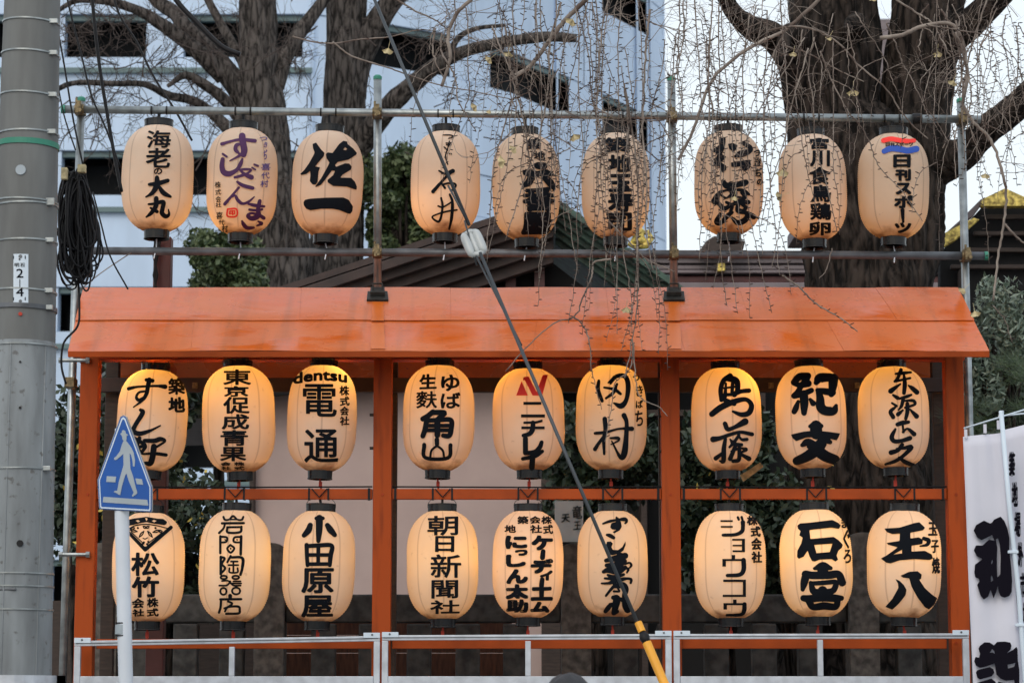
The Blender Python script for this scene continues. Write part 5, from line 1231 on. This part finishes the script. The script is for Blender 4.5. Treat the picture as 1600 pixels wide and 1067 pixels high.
# ================================================================= BARRIER FRAMES
def frame(x0, x1, y0l, y0r, mid, label):
    Y = -.16; root = thing('barrier_frame', (at((x0+x1)/2, 1000, Y).x, Y, .13), label, 'barrier', 'aluminium barrier frames in front of the rack')
    W = .036
    a, c = at(x0, y0l, Y), at(x1, y0r, Y)
    def bar_(p, q, z0, z1, name, dy=0):
        return MB().box((p, Y-.018+dy, z0), (q, Y+.018+dy, z1)).build(name, M['alu'], root, bevel=.003)
    b = MB(); b.prism([(a.x, Y-.018, a.z), (c.x, Y-.018, c.z), (c.x, Y-.018, c.z-.030), (a.x, Y-.018, a.z-.030)], (0,.036,0)); b.build('top_rail', M['alu'], root, bevel=.003)
    b = MB(); b.prism([(a.x+.01, Y-.022, a.z-.012), (c.x-.01, Y-.022, c.z-.012), (c.x-.01, Y-.022, c.z-.0165), (a.x+.01, Y-.022, a.z-.0165)], (0,.0035,0)); b.build('groove_trim', M['pipe_dark'], root)
    bar_(a.x, a.x+W, .13, a.z-.031, 'stile'); bar_(c.x-W, c.x, .13, c.z-.031, 'stile')
    m = at(mid, 1000, Y); bar_(m.x-.016, m.x+.016, at(0,1056,Y).z+.001, min(a.z, c.z)-.033, 'mullion')
    z = at(0, 1056, Y).z; bar_(a.x+W+.001, c.x-W-.001, z-.045, z, 'lower_rail', -.001)
    MB().box((a.x+W+.002, Y-.004, .2), (c.x-W-.002, Y+.004, z-.046)).build('panel', M['alu'], root)
    for xx in (a.x+.0, c.x-.0):
        s = 1 if xx == a.x else -1
        zz = a.z if s == 1 else c.z
        b = MB().box((xx, Y-.026, zz-.012), (xx+s*.095, Y-.0185, zz+.018)); b.build('corner_plate', M['signedge'], root, bevel=.002)
        MB().tube([(xx+s*.045, Y-.030, zz+.006), (xx+s*.045, Y-.026, zz+.006)], .006, 8).build('screw', M['pipe_dark'], root)
frame(117, 594, 1001, 993, 363, 'aluminium barrier frame left of the second orange post')
frame(597, 1049, 992, 990, 825, 'aluminium barrier frame between the second and third orange posts')
frame(1052, 1513, 990, 989, 1281, 'aluminium barrier frame right of the third orange post')

# ================================================================= UTILITY POLE
PY = -2.5; pc = at(34, 600, PY)
pole = thing('utility_pole', (pc.x, PY, .13), 'thick weathered concrete utility pole with steel bands at the left edge', 'utility pole')
zb0, zb1 = .13, 9.5
def prad(z): return .198-(z)*.0115+.0
b = MB(); n = 40; prf = []
zs = [zb0, at(0,1052,PY).z, at(0,1050,PY).z]+[at(0,y,PY).z for y in (960, 870, 700, 538, 536, 480, 300, 100, 0, -300)]+[zb1]
seam = at(0, 537, PY).z
prf = [(prad(z)+(.004 if z < seam else 0), z) for z in zs]
b.lathe([q for q in prf if q[1] < seam+.001]+[(prad(seam)-.002, seam+.004)], 48, (pc.x, PY, 0)); b.build('sleeve', M['concrete'], pole, smooth=True)
b = MB(); b.lathe([(prad(seam-.05), seam-.05)]+[q for q in prf if q[1] > seam+.001], 48, (pc.x, PY, 0)); b.build('shaft', M['concrete_s'], pole, smooth=True)
for xs_ in (59, 8):
    b = MB(); q0 = at(xs_, 800, PY-.19).x-pc.x; yy = lambda z: PY-sqrt((prad(z)+.004)**2-q0*q0)
    b.tube([(pc.x+q0, yy(z), z) for z in (zb0, zb0+1, at(0,800,PY).z, seam-.01)], .0045, 6); b.build('form_seam', M['concrete'], pole, smooth=True)
def hoop(py, tilt=0, r=.0025, h=.0038, m='pipe', name='steel_band', buck=True, ang=.0):
    z = at(0, py, PY).z; R_ = prad(z)+.0035+(.004 if z < seam else 0); b = MB()
    n = 48; vs = []; fs = []
    for k_ in range(n):
        a = 2*pi*k_/n; zz = z+tilt*cos(a)
        for (rr, hh) in ((R_, -h), (R_, h), (R_+r, h), (R_+r, -h)): vs.append((pc.x+rr*cos(a), PY+rr*sin(a), zz+hh))
    for k_ in range(n):
        for j in range(4): fs.append((k_*4+j, k_*4+(j+1) % 4, ((k_+1) % n)*4+(j+1) % 4, ((k_+1) % n)*4+j))
    b.add(vs, fs); o = b.build(name, M[m], pole)
    if buck:
        a = -pi/2+.98; q = Vector((pc.x+(R_+.006)*cos(a), PY+(R_+.006)*sin(a), z+tilt*cos(a))); MB().box(q-Vector((.022,.010,.012)), q+Vector((.022,.010,.012))).build('buckle', M['pipe'], o, bevel=.003)
    return o
for y, t in ((39,-.006),(88,-.006),(153,-.006),(212,0),(318,-.004),(324,.003),(381,.002),(458,-.003)): hoop(y, t)
hoop(229, -.004, .002, .014, 'greencap', 'green_tape', False)
hoop(484, -.004, .004, .011, 'pipe_dark', 'perforated_band', True)
for y, t in ((543,0),(735,.002),(897,.0),(917,.0),(953,0)): hoop(y, t, .003, .003, 'pipe', buck=(y == 735))
# number plate 2-4
PLW, Pz = .125*.5, None
def pole_surf_at(px, py, off):
    z = at(px, py, PY-.19).z; R_ = prad(z)+off+(.004 if z < seam else 0)
    q = at(px, py, PY-.19); x = q.x-pc.x; return Vector((q.x, PY-sqrt(max(1e-5, R_*R_-x*x)), q.z))
def on_pole(poly, th, name, m, off=.002, nx=1):
    """flat plate bent on the pole: grid between the corners px,py"""
    x0, y0, x1, y1 = poly; nxx, nyy = 8, 2; vs = []; fs = []
    for off_ in (off+th, off):
        for j in range(nyy+1):
            for i in range(nxx+1): vs.append(pole_surf_at(x0+(x1-x0)*i/nxx, y0+(y1-y0)*j/nyy, off_))
    W = nxx+1; n = W*(nyy+1)
    for j in range(nyy):
        for i in range(nxx): a = j*W+i; fs += [(a, a+1, a+W+1, a+W), (a+n, a+W+n, a+W+1+n, a+1+n)]
    for i in range(nxx): fs += [(i, i+n, i+1+n, i+1), (nyy*W+i, nyy*W+i+1, nyy*W+i+1+n, nyy*W+i+n)]
    for j in range(nyy): fs += [(j*W, (j+1)*W, (j+1)*W+n, j*W+n), (j*W+nxx, j*W+nxx+n, (j+1)*W+nxx+n, (j+1)*W+nxx)]
    return MB().add(vs, fs).build(name, M[m], pole)
pl_ = on_pole((19, 395, 42, 473), .0025, 'number_plate', 'signedge')
def pole_ink(items, name, m, parent, off=.0055):
    ik = Ink()
    for it in items: it(ik)
    def sf_(O, d, eps):
        y = PY-.19
        for _ in range(12):
            t = (y-CAMP.y)/d.y; q = CAMP+d*t; R_ = prad(q.z)+off+(.004 if q.z < seam else 0); xx = q.x-pc.x; y = PY-sqrt(max(1e-5, R_*R_-xx*xx))
        t = (y-CAMP.y)/d.y; return CAMP+d*t+Vector((0, -eps*.2, 0))
    dummy = bpy.data.objects.new('tmp', None)
    res = lay_ink(ik, 0, 380, dummy, name, sf_, 20)
    for o in res: o.parent = parent
    bpy.data.objects.remove(dummy); return res
# drawn in crop pixels, corner (0,380), scale SC
u_ = lambda x: x*SC
v_ = lambda y: (y-380)*SC
pole_ink([lambda i: i.text('2', u_(25.5), v_(420), u_(36.5), v_(434), .6, 'ink', 0), lambda i: i.stroke((u_(31), v_(436.5), 2), (u_(31), v_(448), 2)), lambda i: i.text('4', u_(25), v_(449.5), u_(37), v_(463), .6, 'ink', 0), lambda i: i.text('明', u_(22.5), v_(411), u_(30), v_(417), .6, 'wire', 0), lambda i: i.text('石', u_(31.5), v_(411), u_(39), v_(417), .6, 'wire', 0), lambda i: i.stroke((u_(30.5), v_(405), 9), (u_(30.6), v_(405.5), 9), ink='wire'),
          lambda i: i.stroke((u_(21), v_(400), 3), (u_(21), v_(404), 3)), lambda i: i.stroke((u_(39.5), v_(400), 3), (u_(39.5), v_(404), 3)), lambda i: i.stroke((u_(21), v_(465), 3), (u_(21), v_(469), 3)), lambda i: i.stroke((u_(39.5), v_(465), 3), (u_(39.5), v_(469), 3))], 'lettering', 'ink', pl_)
for (x, y, r_, m) in ((30, 263, 8, 'silver'), (30, 399, 3, 'pipe_dark'), (30, 469, 2.5, 'pipe_dark'), (30, 489, 3, 'red_rope'), (30, 564, 1.6, 'rubber'), (30, 636, 2, 'rubber'), (30, 848, 5, 'rubber')):
    q = pole_surf_at(x, y, .002); R_ = r_/ppm(PY); MB().tube([q+Vector((0,.004,0)), q+Vector((0,-.004,0))], R_, 16).build('sticker' if y == 263 else 'stud', M[m], pole)
# low white panel strapped at the bottom, and a rod
on_pole((-20, 1054, 92, 1075), .006, 'base_guard', 'alu')
q0, q1 = pole_surf_at(-12, 920, .006), pole_surf_at(24, 920, .006); MB().tube([q0, q1], .006, 8).build('step_rod', M['pipe_dark'], pole)

# ---- coil of spare cable and the lines that climb from it
coil = thing('cable_coil', at(115, 350, -1.75), 'bundle of black spare cable looped between the concrete pole and the scaffold', 'cable')
rc = random.Random(9)
for i in range(46):
    cx_ = 117+rc.gauss(0, 6); wd = rc.uniform(8, 31); y0 = rc.uniform(262, 300); y1 = rc.uniform(380, 446); pts = []
    cY = -1.75+rc.uniform(-.08, .08); lean = rc.uniform(-12, 16)
    for k_ in range(21):
        a = 2*pi*k_/20; yy = (y0+y1)/2-(y1-y0)/2*cos(a); s_ = (yy-y0)/(y1-y0)
        x = cx_+sin(a)*wd*(.45+.55*s_)+lean*s_+rc.gauss(0,.5)+5*noise.noise(Vector((i*3.1, k_*.33, 0)))*(1 if k_ % 20 else 0); yy += 8*noise.noise(Vector((i*2.3+40, k_*.3, 0)))*(1 if k_ % 20 else 0)
        pts.append(at(x, yy, cY+.02*sin(a)))
    MB().tube([tuple(v) for v in cr([tuple(p) for p in pts], 2)], .0065, 6).build('loop', M['rubber'], coil, smooth=True)
for i in range(16):
    x0 = rc.uniform(95, 128); y0 = rc.uniform(268, 380); y1 = rc.uniform(400, 455); wd = rc.uniform(8, 20); pts = []; lean = rc.uniform(-6, 24)
    for k_ in range(21):
        a = 2*pi*k_/20; yy = (y0+y1)/2-(y1-y0)/2*cos(a); s_ = (yy-y0)/(y1-y0)
        pts.append(at(x0+sin(a)*wd+lean*s_+6*noise.noise(Vector((i*1.9+9, k_*.35, 5)))*(k_ % 20 > 0), yy, -1.72+.05*sin(a+i)))
    MB().tube([tuple(v) for v in cr([tuple(p) for p in pts], 2)], .0048, 6).build('loop', M['rubber'], coil, smooth=True)
b = MB(); q = at(101, 272, -1.85); b.box(q-Vector((.015,.02,.03)), q+Vector((.015,.02,.03))); q = at(128, 264, -1.85); b.box(q-Vector((.02,.02,.02)), q+Vector((.02,.02,.02)))
b.build('cable_clip', M['leafy'], coil)
def cable(pts, Y, r, label, m='rubber', Y1=None, name='overhead_cable', sag=0):
    n_ = len(pts); P = [at(x, y, Y+((Y1-Y)*i/(n_-1) if Y1 is not None else 0)) for i, (x, y) in enumerate(pts)]
    b = MB(); b.tube([tuple(v) for v in cr([tuple(p) for p in P], 6)], r, 8)
    return tag(b.build(name, M[m], None, smooth=True), label, 'cable', None)
cable([(140,-60),(146,20),(155,100),(166,170),(180,250),(190,300)], -1.5, .0095, 'thickest black cable dropping past the left end of the top pipe')
cable([(80,-60),(88,30),(100,100),(115,190),(130,260)], -1.6, .005, 'thin black cable dropping close beside the concrete pole')
cable([(92,-60),(110,20),(128,90),(143,150),(165,200),(188,262)], -1.6, .005, 'thin black cable slanting between the pole and the thickest cable')
cable([(170,-40),(185,20),(213,65),(240,120),(275,175),(300,220)], .9, .007, 'black cable crossing diagonally in front of the left bare tree', Y1=.9)
cable([(240,-60),(275,0),(310,38),(345,72),(375,86)], 2.0, .018, 'thick dark cable running down right to the first tree trunk')
cable([(86,110),(100,180),(118,235)], -1.7, .004, 'short thin cable reaching the coil beside the concrete pole')
cable([(145,300),(158,350),(172,400),(200,452)], -1.2, .0045, 'thin black cable running from the coil down to the orange roof')
cable([(122,430),(124,480),(121,510),(100,535),(96,570),(103,600)], -1.7, .006, 'black cable hanging from the coil down past the roof corner')
cable([(126,452),(160,425),(205,395)], -.9, .003, 'fine reddish line between the scaffold pipe and the roof', 'twig')

# ================================================================= GUY WIRE with insulator and yellow guard
guy = thing('guy_wire', (1.0, -2.0, 0), 'taut grey guy wire slanting down with porcelain insulator and yellow guard tube', 'guy wire')
G0, G1, G2, G3 = at(560,-60,-1.2), at(737,355,-1.7), at(995,970,-2.4), at(1060,1110,-2.56)
def wl(p, q, r, nm='strand', mm='wire'): return MB().tube([p, q], r, 10).build(nm, M[mm], guy, smooth=True)
wl(G0, at(733,352,-1.69), .0095); wl(at(726,345,-1.69), at(745,415,-1.74), .005); 
wl(at(750,395,-1.74), G2, .0095); wl(at(744,400,-1.74), at(815,540,-1.9), .0055)
wl(at(728,342,-1.69), at(700,290,-1.66), .0055)
b = MB()
ic, ax = at(741, 380, -1.71), (G2-G1).normalized()
sx = Vector((1,0,0)); sx = (sx-ax*sx.dot(ax)).normalized(); fy = ax.cross(sx)
def lobe(off, w_, h_, rr):
    pts = []
    for k_ in range(13):
        t = -1+2*k_/12; pts.append(ic+ax*t*h_+sx*off)
    return b.tube(pts, [rr*sqrt(max(.0001, 1-abs(-1+2*k_/12)**3.2))+.004 for k_ in range(13)], 14)
lobe(-.036, 0, .078, .020); lobe(.030, 0, .078, .022); lobe(.0, 0, .070, .012)
for s_ in (-1, 1):
    b.tube([ic+sx*(-.030)+ax*s_*.062, ic+sx*.0+ax*s_*.072, ic+sx*.027+ax*s_*.062], .016, 10)
b.build('insulator', M['porcelain'], guy, smooth=True)
wl(ic+ax*.06+sx*.012-fy*.02, ic-ax*.06+sx*.012-fy*.02, .007)
gA, gB = at(997,972,-2.4), at(1052,1100,-2.56)
d_ = (Vector((gB.x-gA.x, gB.y-gA.y, gB.z-gA.z))).normalized()
gE = gA + d_*((gA.z-.13)/-d_.z)
MB().tube([gA, gA+d_*.055], .019, 16).build('guard_collar', M['yellow'], guy, bevel=.002)
MB().tube([gA+d_*.056, gA+d_*.075, gA+d_*.09, gA+d_*.10, gA+d_*.115], [.016,.024,.026,.022,.020], 12).build('rubber_joint', M['rubber'], guy, smooth=True)
MB().tube([gA+d_*.115, gE], .0225, 18).build('guard_tube', M['yellow'], guy, smooth=False)

# ================================================================= CROSSING SIGN
SYc = -2.85
sg = thing('crossing_sign', at(190, 900, SYc), 'blue pentagonal pedestrian crossing sign on a white pole', 'road sign'); sg.location.z = .13
S0 = at(195, 720, SYc); Nn = Vector((-sin(radians(-24)), -cos(radians(24)), 0))      # the face looks a little left
Nn = Vector((-.42, -1, 0)).normalized()
sp_ = lambda x, y, off=0: at_plane(x, y, S0+Nn*off, Nn)
Z = lambda u, v: (140+u/6.275, 640+v/6.275)
def plate(zpts, off, th, name, m, bev=0):
    return MB().prism([sp_(*Z(u, v), off) for u, v in zpts], -Nn*th).build(name, M[m], sg, bevel=bev)
outl = [(330,58),(352,72),(598,735),(606,750),(605,985),(595,1000),(105,972),(95,960),(80,690),(86,675),(305,72)]
plate(outl, 0, .003, 'sign_plate', 'blue', .001)
plate([(330,52),(360,68),(604,735),(610,750),(610,990),(596,1005),(104,977),(90,962),(75,690),(81,672),(300,68)], -.0035, .012, 'sign_rim', 'pipe', .002)
# light border ring
bo_, bi_ = [(330,70),(350,85),(590,738),(597,752),(597,978),(588,992),(115,965),(103,954),(90,692),(96,678),(312,85)], [(330,92),(342,100),(580,742),(587,755),(587,966),(582,978),(122,952),(113,944),(101,694),(105,682),(320,100)]
b = MB(); vs = [sp_(*Z(u, v), .0012) for u, v in bo_]+[sp_(*Z(u, v), .0012) for u, v in bi_]; n_ = len(bo_)
b.add(vs, [(i, (i+1) % n_, (i+1) % n_+n_, i+n_) for i in range(n_)]); b.build('border', M['signedge'], sg)
figs = [[(300,235),(315,225),(318,203),(332,198),(350,208),(355,232),(378,245),(362,258),(362,285),(358,300),(352,310),(338,308),(322,290),(318,262)],
        [(332,305),(352,300),(375,325),(408,370),(432,420),(445,500),(440,555),(425,555),(420,500),(405,440),(392,425),(398,540),(400,580),(425,650),(452,760),(468,815),(452,832),(420,852),(415,838),(432,812),(385,700),(362,625),(350,640),(318,745),(300,835),(285,832),(262,815),(236,805),(245,795),(270,792),(290,690),(318,590),(332,545),(330,430),(305,455),(262,490),(242,490),(240,472),(262,455),(298,405),(315,345)],
        [(168,650),(260,655),(252,710),(163,706)], [(448,672),(512,678),(524,735),(462,728)], [(135,852),(565,882),(575,938),(128,906)]]
for nm_, q_ in zip(('walker_head','walker_figure','stripe','stripe','stripe'), figs): plate(q_, .0022, .0015, nm_, 'silver')
pb_ = at(192, 1000, SYc)
xx = at(188, 806, SYc); xb = at(194, 1060, SYc)
MB().tube([(xb.x+.012, SYc+.05, .13), (xb.x, SYc+.05, xb.z), (xx.x, SYc+.05, xx.z), (xx.x-.008, SYc+.05, at(0, 668, SYc).z)], .0345, 24).build('sign_pole', M['whitepaint'], sg, smooth=True)
for y in (973, 992.5):
    q = at(191.5, y, SYc+.05); MB().tube([q-Vector((0,0,.003)), q+Vector((0,0,.003))], .0352, 24).build('sticker_edge', M['rubber'], sg)
q = at(191.5, 983, SYc+.05); MB().tube([q-Vector((0,0,.022)), q+Vector((0,0,.022))], .0350, 24).build('pole_sticker', M['silver'], sg)
for y in (700, 770):
    q = sp_(195, y, -.02); MB().box((q.x-.05, q.y, q.z-.012), (q.x+.05, q.y+.06, q.z+.012)).build('clamp', M['pipe'], sg)

# ================================================================= BANNERS
def banner(name, label, grid, m, Y, root, ny=26, nx=10, amp=.012, sd=1):
    """grid: function (s,t)->px,py"""
    vs = []; fs = []
    for th in (0, .0012):
        for j in range(ny+1):
            for i in range(nx+1):
                s_, t_ = i/nx, j/ny; x, y = grid(s_, t_); p = at(x, y, Y)
                f = noise.noise(Vector((s_*3.2+sd, t_*2.2, 0)))*amp*2+sin(s_*9+t_*3+sd)*amp*.6
                vs.append(p+Vector((0, f+th, 0)))
    W = nx+1; n = W*(ny+1)
    for j in range(ny):
        for i in range(nx): a = j*W+i; fs += [(a, a+1, a+W+1, a+W), (a+n, a+W+n, a+W+1+n, a+1+n)]
    for i in range(nx): fs += [(i, i+n, i+1+n, i+1), (ny*W+i, ny*W+i+1, ny*W+i+1+n, ny*W+i+n)]
    for j in range(ny): fs += [(j*W, (j+1)*W, (j+1)*W+n, j*W+n), (j*W+nx, j*W+nx+n, (j+1)*W+nx+n, (j+1)*W+nx)]
    return MB().add(vs, fs).build(name, M[m], root, smooth=True)
BY = -1.4
nb_ = thing('banner', at(1555, 900, BY), 'white upright banner with heavy black characters beside the rightmost orange post', 'banner'); nb_.location.z = .13
def gr(s_, t_):
    y = 682+(1150-682)*t_; xl = 1505+18*t_; xr = 1566+40*t_; return xl+(xr-xl)*s_, y-6*s_*(1-t_)
cl = banner('cloth', '', gr, 'cloth', BY, nb_)
pp = [at(1564, 642, BY-.03), at(1578, 800, BY-.03), at(1592, 930, BY-.03), at(1602, 1067, BY-.03)]
dd = (pp[-1]-pp[0]).normalized(); pe = pp[-1]+dd*((pp[-1].z-.13)/-dd.z)
MB().tube(pp+[pe], .0125, 12).build('banner_pole', M['signedge'], nb_, smooth=True)
MB().tube([at(1506, 669, BY-.02), at(1640, 628, BY-.02)], .0045, 8).build('cross_arm', M['signedge'], nb_, smooth=True)
for (x, y) in ((1509,671),(1539,663),(1560,657)):
    q = at(x, y+6, BY-.015); MB().box(q-Vector((.008,.004,.026)), q+Vector((.008,.004,.022))).build('loop', M['cloth'], nb_)
for (x, y) in ((1586, 862),(1598, 976)):
    q = at(x-4, y, BY-.035); MB().box(q-Vector((.026,.012,.008)), q+Vector((.030,.012,.008))).build('clip', M['signedge'], nb_, bevel=.003)
q = at(1565, 645, BY-.03); MB().tube([q-Vector((0,0,.02)), q+Vector((0,0,.012))], .012, 10).build('pole_tip', M['signedge'], nb_)
def flat_surf(Y):
    def f(O, d, eps):
        t = (Y-.034-CAMP.y)/d.y; return CAMP+d*t+Vector((0, -eps*.3, 0))
    return f
dummy = bpy.data.objects.new('tmp', None)
# strokes traced in a view of (1490,780) at 6.67x, and (1490,930) at 7.79x -> converted
ik = Ink()
A = lambda u, v: ((1490+u/6.67-1480)*SC, (780+v/6.67-780)*SC)
Bq = lambda u, v: ((1490+u/7.79-1480)*SC, (930+v/7.79-780)*SC)
def P_(f, pts, *hs): ik.poly([f(*p) for p in pts], *[[f(*p) for p in h] for h in hs], ink='ink_navy')
P_(A, [(208,325),(235,265),(315,220),(380,250),(400,240),(420,210),(490,178),(530,225),(560,300),(582,400),(580,520),(600,700),(610,850),(605,960),(580,1005),(530,1022),(490,1008),(468,960),(460,900),(445,960),(415,1030),(395,970),(385,940),(360,1010),(315,1042),(280,1000),(245,890),(270,850),(262,825),(225,810),(215,760),(222,680),(300,620),(240,590),(210,530),(232,478),(300,480),(370,415),(425,430),(400,370),(350,395),(290,425),(245,395)],
   [(440,415),(462,405),(480,470),(490,600),(485,780),(455,812),(450,620),(455,500)], [(388,790),(402,800),(412,840),(390,858)], [(390,660),(405,625),(408,650),(395,675)])
P_(Bq, [(302,645),(320,610),(375,568),(440,570),(490,605),(530,562),(620,558),(690,570),(705,610),(690,660),(650,700),(720,660),(765,622),(778,650),(782,790),(800,900),(800,1067),(740,1067),(738,1025),(640,1035),(570,1010),(520,960),(508,880),(500,825),(400,860),(320,880),(270,850),(250,800),(265,745),(310,755),(322,710)],
   [(440,695),(470,650),(495,680),(500,705),(470,690)], [(655,840),(750,820),(735,865),(662,885)])
P_(Bq, [(270,935),(290,905),(440,868),(485,895),(495,940),(465,980),(320,1020),(290,1000)]); P_(Bq, [(285,1060),(460,1008),(512,1050),(520,1120),(290,1120)]); P_(Bq, [(540,1045),(640,1067),(700,1120),(540,1120)])
for o in lay_ink(ik, 1480, 780, dummy, 'lettering', flat_surf(BY), 30): o.parent = nb_; o.matrix_parent_inverse = parent_mat(nb_).inverted()
# second banner, edge just in view right of the pole
nb2 = thing('banner', at(1600, 900, BY+.35), 'narrow strip of a second banner with small navy characters at the right edge', 'banner'); nb2.location.z = .13
def gr2(s_, t_):
    y = 672+(1150-672)*t_; xl = 1566+44*t_; return xl+58*s_, y-14*s_
banner('cloth', '', gr2, 'cloth', BY+.30, nb2, sd=5)
ik = Ink()
for i, ch in enumerate('築地場外市場'):
    y0 = 705+i*47; x0 = 1572+ (y0-672)*.092
    ik.text(ch, (x0+1-1480)*SC, (y0-780)*SC, (x0+11-1480)*SC, (y0+40-780)*SC, 7, 'ink_navy', 3)
for o in lay_ink(ik, 1480, 780, dummy, 'lettering', flat_surf(BY+.28), 30): o.parent = nb2; o.matrix_parent_inverse = parent_mat(nb2).inverted()
MB().tube([at(1560, 650, BY+.3), at(1660, 640, BY+.3)], .0045, 8).build('cross_arm', M['signedge'], nb2)
q0, q1 = at(1640, 640, BY+.3), at(1660, 1067, BY+.3); dd = (q1-q0).normalized(); MB().tube([q0, q1+dd*((q1.z-.13)/-dd.z)], .0085, 10).build('banner_pole', M['signedge'], nb2)
# faded writing on the notice
ik = Ink(); ik.text('天', 60, 110, 130, 180, 2, 'ink_faint', 5); ik.text('竜', 150, 40, 230, 150, 1.5, 'ink_faint', 6); ik.text('王', 160, 170, 225, 240, 1, 'ink_faint', 6)
for o in lay_ink(ik, 866, 782, dummy, 'lettering', lambda O, d, eps: CAMP+d*((1.896-CAMP.y)/d.y), 60): o.parent = NOTICE

# ================================================================= PERSON below the lanterns (only the crown of the head is in the picture)
hp = at(890, 1050, -5.0)
HT = hp.z-.004   # ground (road) level
bm = bmesh.new(); ls = bm.verts.layers.skin.verify()
J = {}
def j(n, x, y, z, rx, ry=None): 
    v = bm.verts.new((x, y, z)); v[ls].radius = (rx, ry or rx); J[n] = v
H = HT
j('pelvis',0,0,H*.53,.15,.11); j('waist',0,0,H*.61,.135,.10); j('chest',0,0,H*.73,.165,.12); j('neckb',0,.0,H*.82,.09,.08); j('neck',0,-.005,H*.86,.055); j('headl',0,-.012,H*.895,.068); j('headm',0,-.012,H*.935,.082,.095); j('headt',0,-.004,H*.965,.074,.085)
for s_, t in ((-1,'l'),(1,'r')):
    j('sh'+t,s_*.17,0,H*.80,.06); j('el'+t,s_*.225,.03,H*.635,.045); j('wr'+t,s_*.22,-.05,H*.50,.03); j('pa'+t,s_*.215,-.07,H*.462,.036,.02)
    j('hi'+t,s_*.09,0,H*.49,.09); j('kn'+t,s_*.10,-.01,H*.27,.062); j('an'+t,s_*.10,.02,H*.055,.042); j('to'+t,s_*.115,-.14,.035,.038,.03)
    for k_ in range(4): j('f%d%s' % (k_, t), s_*(.235-.016*k_), -.085+.004*k_, H*.430-[0,.008,.006,-.002][k_], .009); j('g%d%s' % (k_, t), s_*(.228-.014*k_), -.083, H*.408-[0,.008,.006,-.004][k_], .008)
    j('th'+t, s_*.185, -.09, H*.448, .010); j('ti'+t, s_*.178, -.10, H*.43, .009)
E_ = [('pelvis','waist'),('waist','chest'),('chest','neckb'),('neckb','neck'),('neck','headl'),('headl','headm'),('headm','headt')]
for t in 'lr':
    E_ += [('neckb','sh'+t),('sh'+t,'el'+t),('el'+t,'wr'+t),('wr'+t,'pa'+t),('pelvis','hi'+t),('hi'+t,'kn'+t),('kn'+t,'an'+t),('an'+t,'to'+t),('pa'+t,'th'+t),('th'+t,'ti'+t)]
    for k_ in range(4): E_ += [('pa'+t,'f%d%s' % (k_, t)),('f%d%s' % (k_, t),'g%d%s' % (k_, t))]
for a, c in E_: bm.edges.new((J[a], J[c]))
J['pelvis'][ls].use_root = True
me = bpy.data.meshes.new('body'); bm.to_mesh(me); bm.free()
tmp = bpy.data.objects.new('tmpb', me); C.objects.link(tmp)
tmp.modifiers.new('s', 'SKIN'); sd_ = tmp.modifiers.new('u', 'SUBSURF'); sd_.levels = 2; sd_.render_levels = 2
dg = bpy.context.evaluated_depsgraph_get(); bme = bpy.data.meshes.new_from_object(tmp.evaluated_get(dg)); bpy.data.objects.remove(tmp)
bme.materials.clear()
for mm in ('jacket', 'trousers', 'skin'): bme.materials.append(M[mm])
for p in bme.polygons:
    z = p.center.z; p.use_smooth = True
    p.material_index = 2 if (z > H*.845 or (abs(p.center.x) > .16 and z < H*.50 and z > H*.38)) else (0 if z > H*.50 or (abs(p.center.x) > .17 and z > H*.4) else 1)
per = thing('person', (hp.x, -5.0+.02, .004), 'person with short dark hair passing below the lanterns, only the crown showing', 'person')
per.rotation_euler = (0, 0, radians(160))
def pp_(name, me_): o = bpy.data.objects.new(name, me_); C.objects.link(o); o.parent = per; return o
pp_('body', bme)
b = MB(); prf = []
hz = H-.058
for i in range(11):
    a = -0.15+ (pi/2+.15)*i/10; prf.append((.104*cos(a) if i < 10 else .001, .104*sin(a)))
b.lathe(prf, 28)
b.v = [(x*.93, y*1.08+.012, hz-.048+z*1.0 - (0.0 if y > -.02 else 0)) for x, y, z in b.v]
b.v = [(x*(1+.03*noise.noise(Vector((x*30,y*30,z*30)))), y*(1+.03*noise.noise(Vector((x*30+5,y*30,z*30)))), min(z+.010*noise.noise(Vector((x*40,y*40,z*12))), HT)) for x, y, z in b.v]
pp_('hair', b.mesh('hair', M['hair'], True))
b = MB()
for s_ in (-1, 1):
    b.tube([(s_*.032,-.104,H*.930),(s_*.032,-.112,H*.930)], [.011,.006], 8)
pp_('eyes', b.mesh('eyes', M['ink'], True))
b = MB(); b.tube([(0,-.100,H*.932),(0,-.122,H*.912),(0,-.112,H*.906)], [.008,.013,.010], 8)
for s_ in (-1, 1): b.tube([(s_*.084,.0,H*.935),(s_*.094,.006,H*.925),(s_*.085,.0,H*.905)], [.012,.016,.009], 8)
b.tube([(-.022,-.100,H*.892),(0,-.106,H*.892),(.022,-.100,H*.892)], .005, 6)
pp_('face_features', b.mesh('face_features', M['skin'], True))
# seat the figure so that the crown is at the height seen
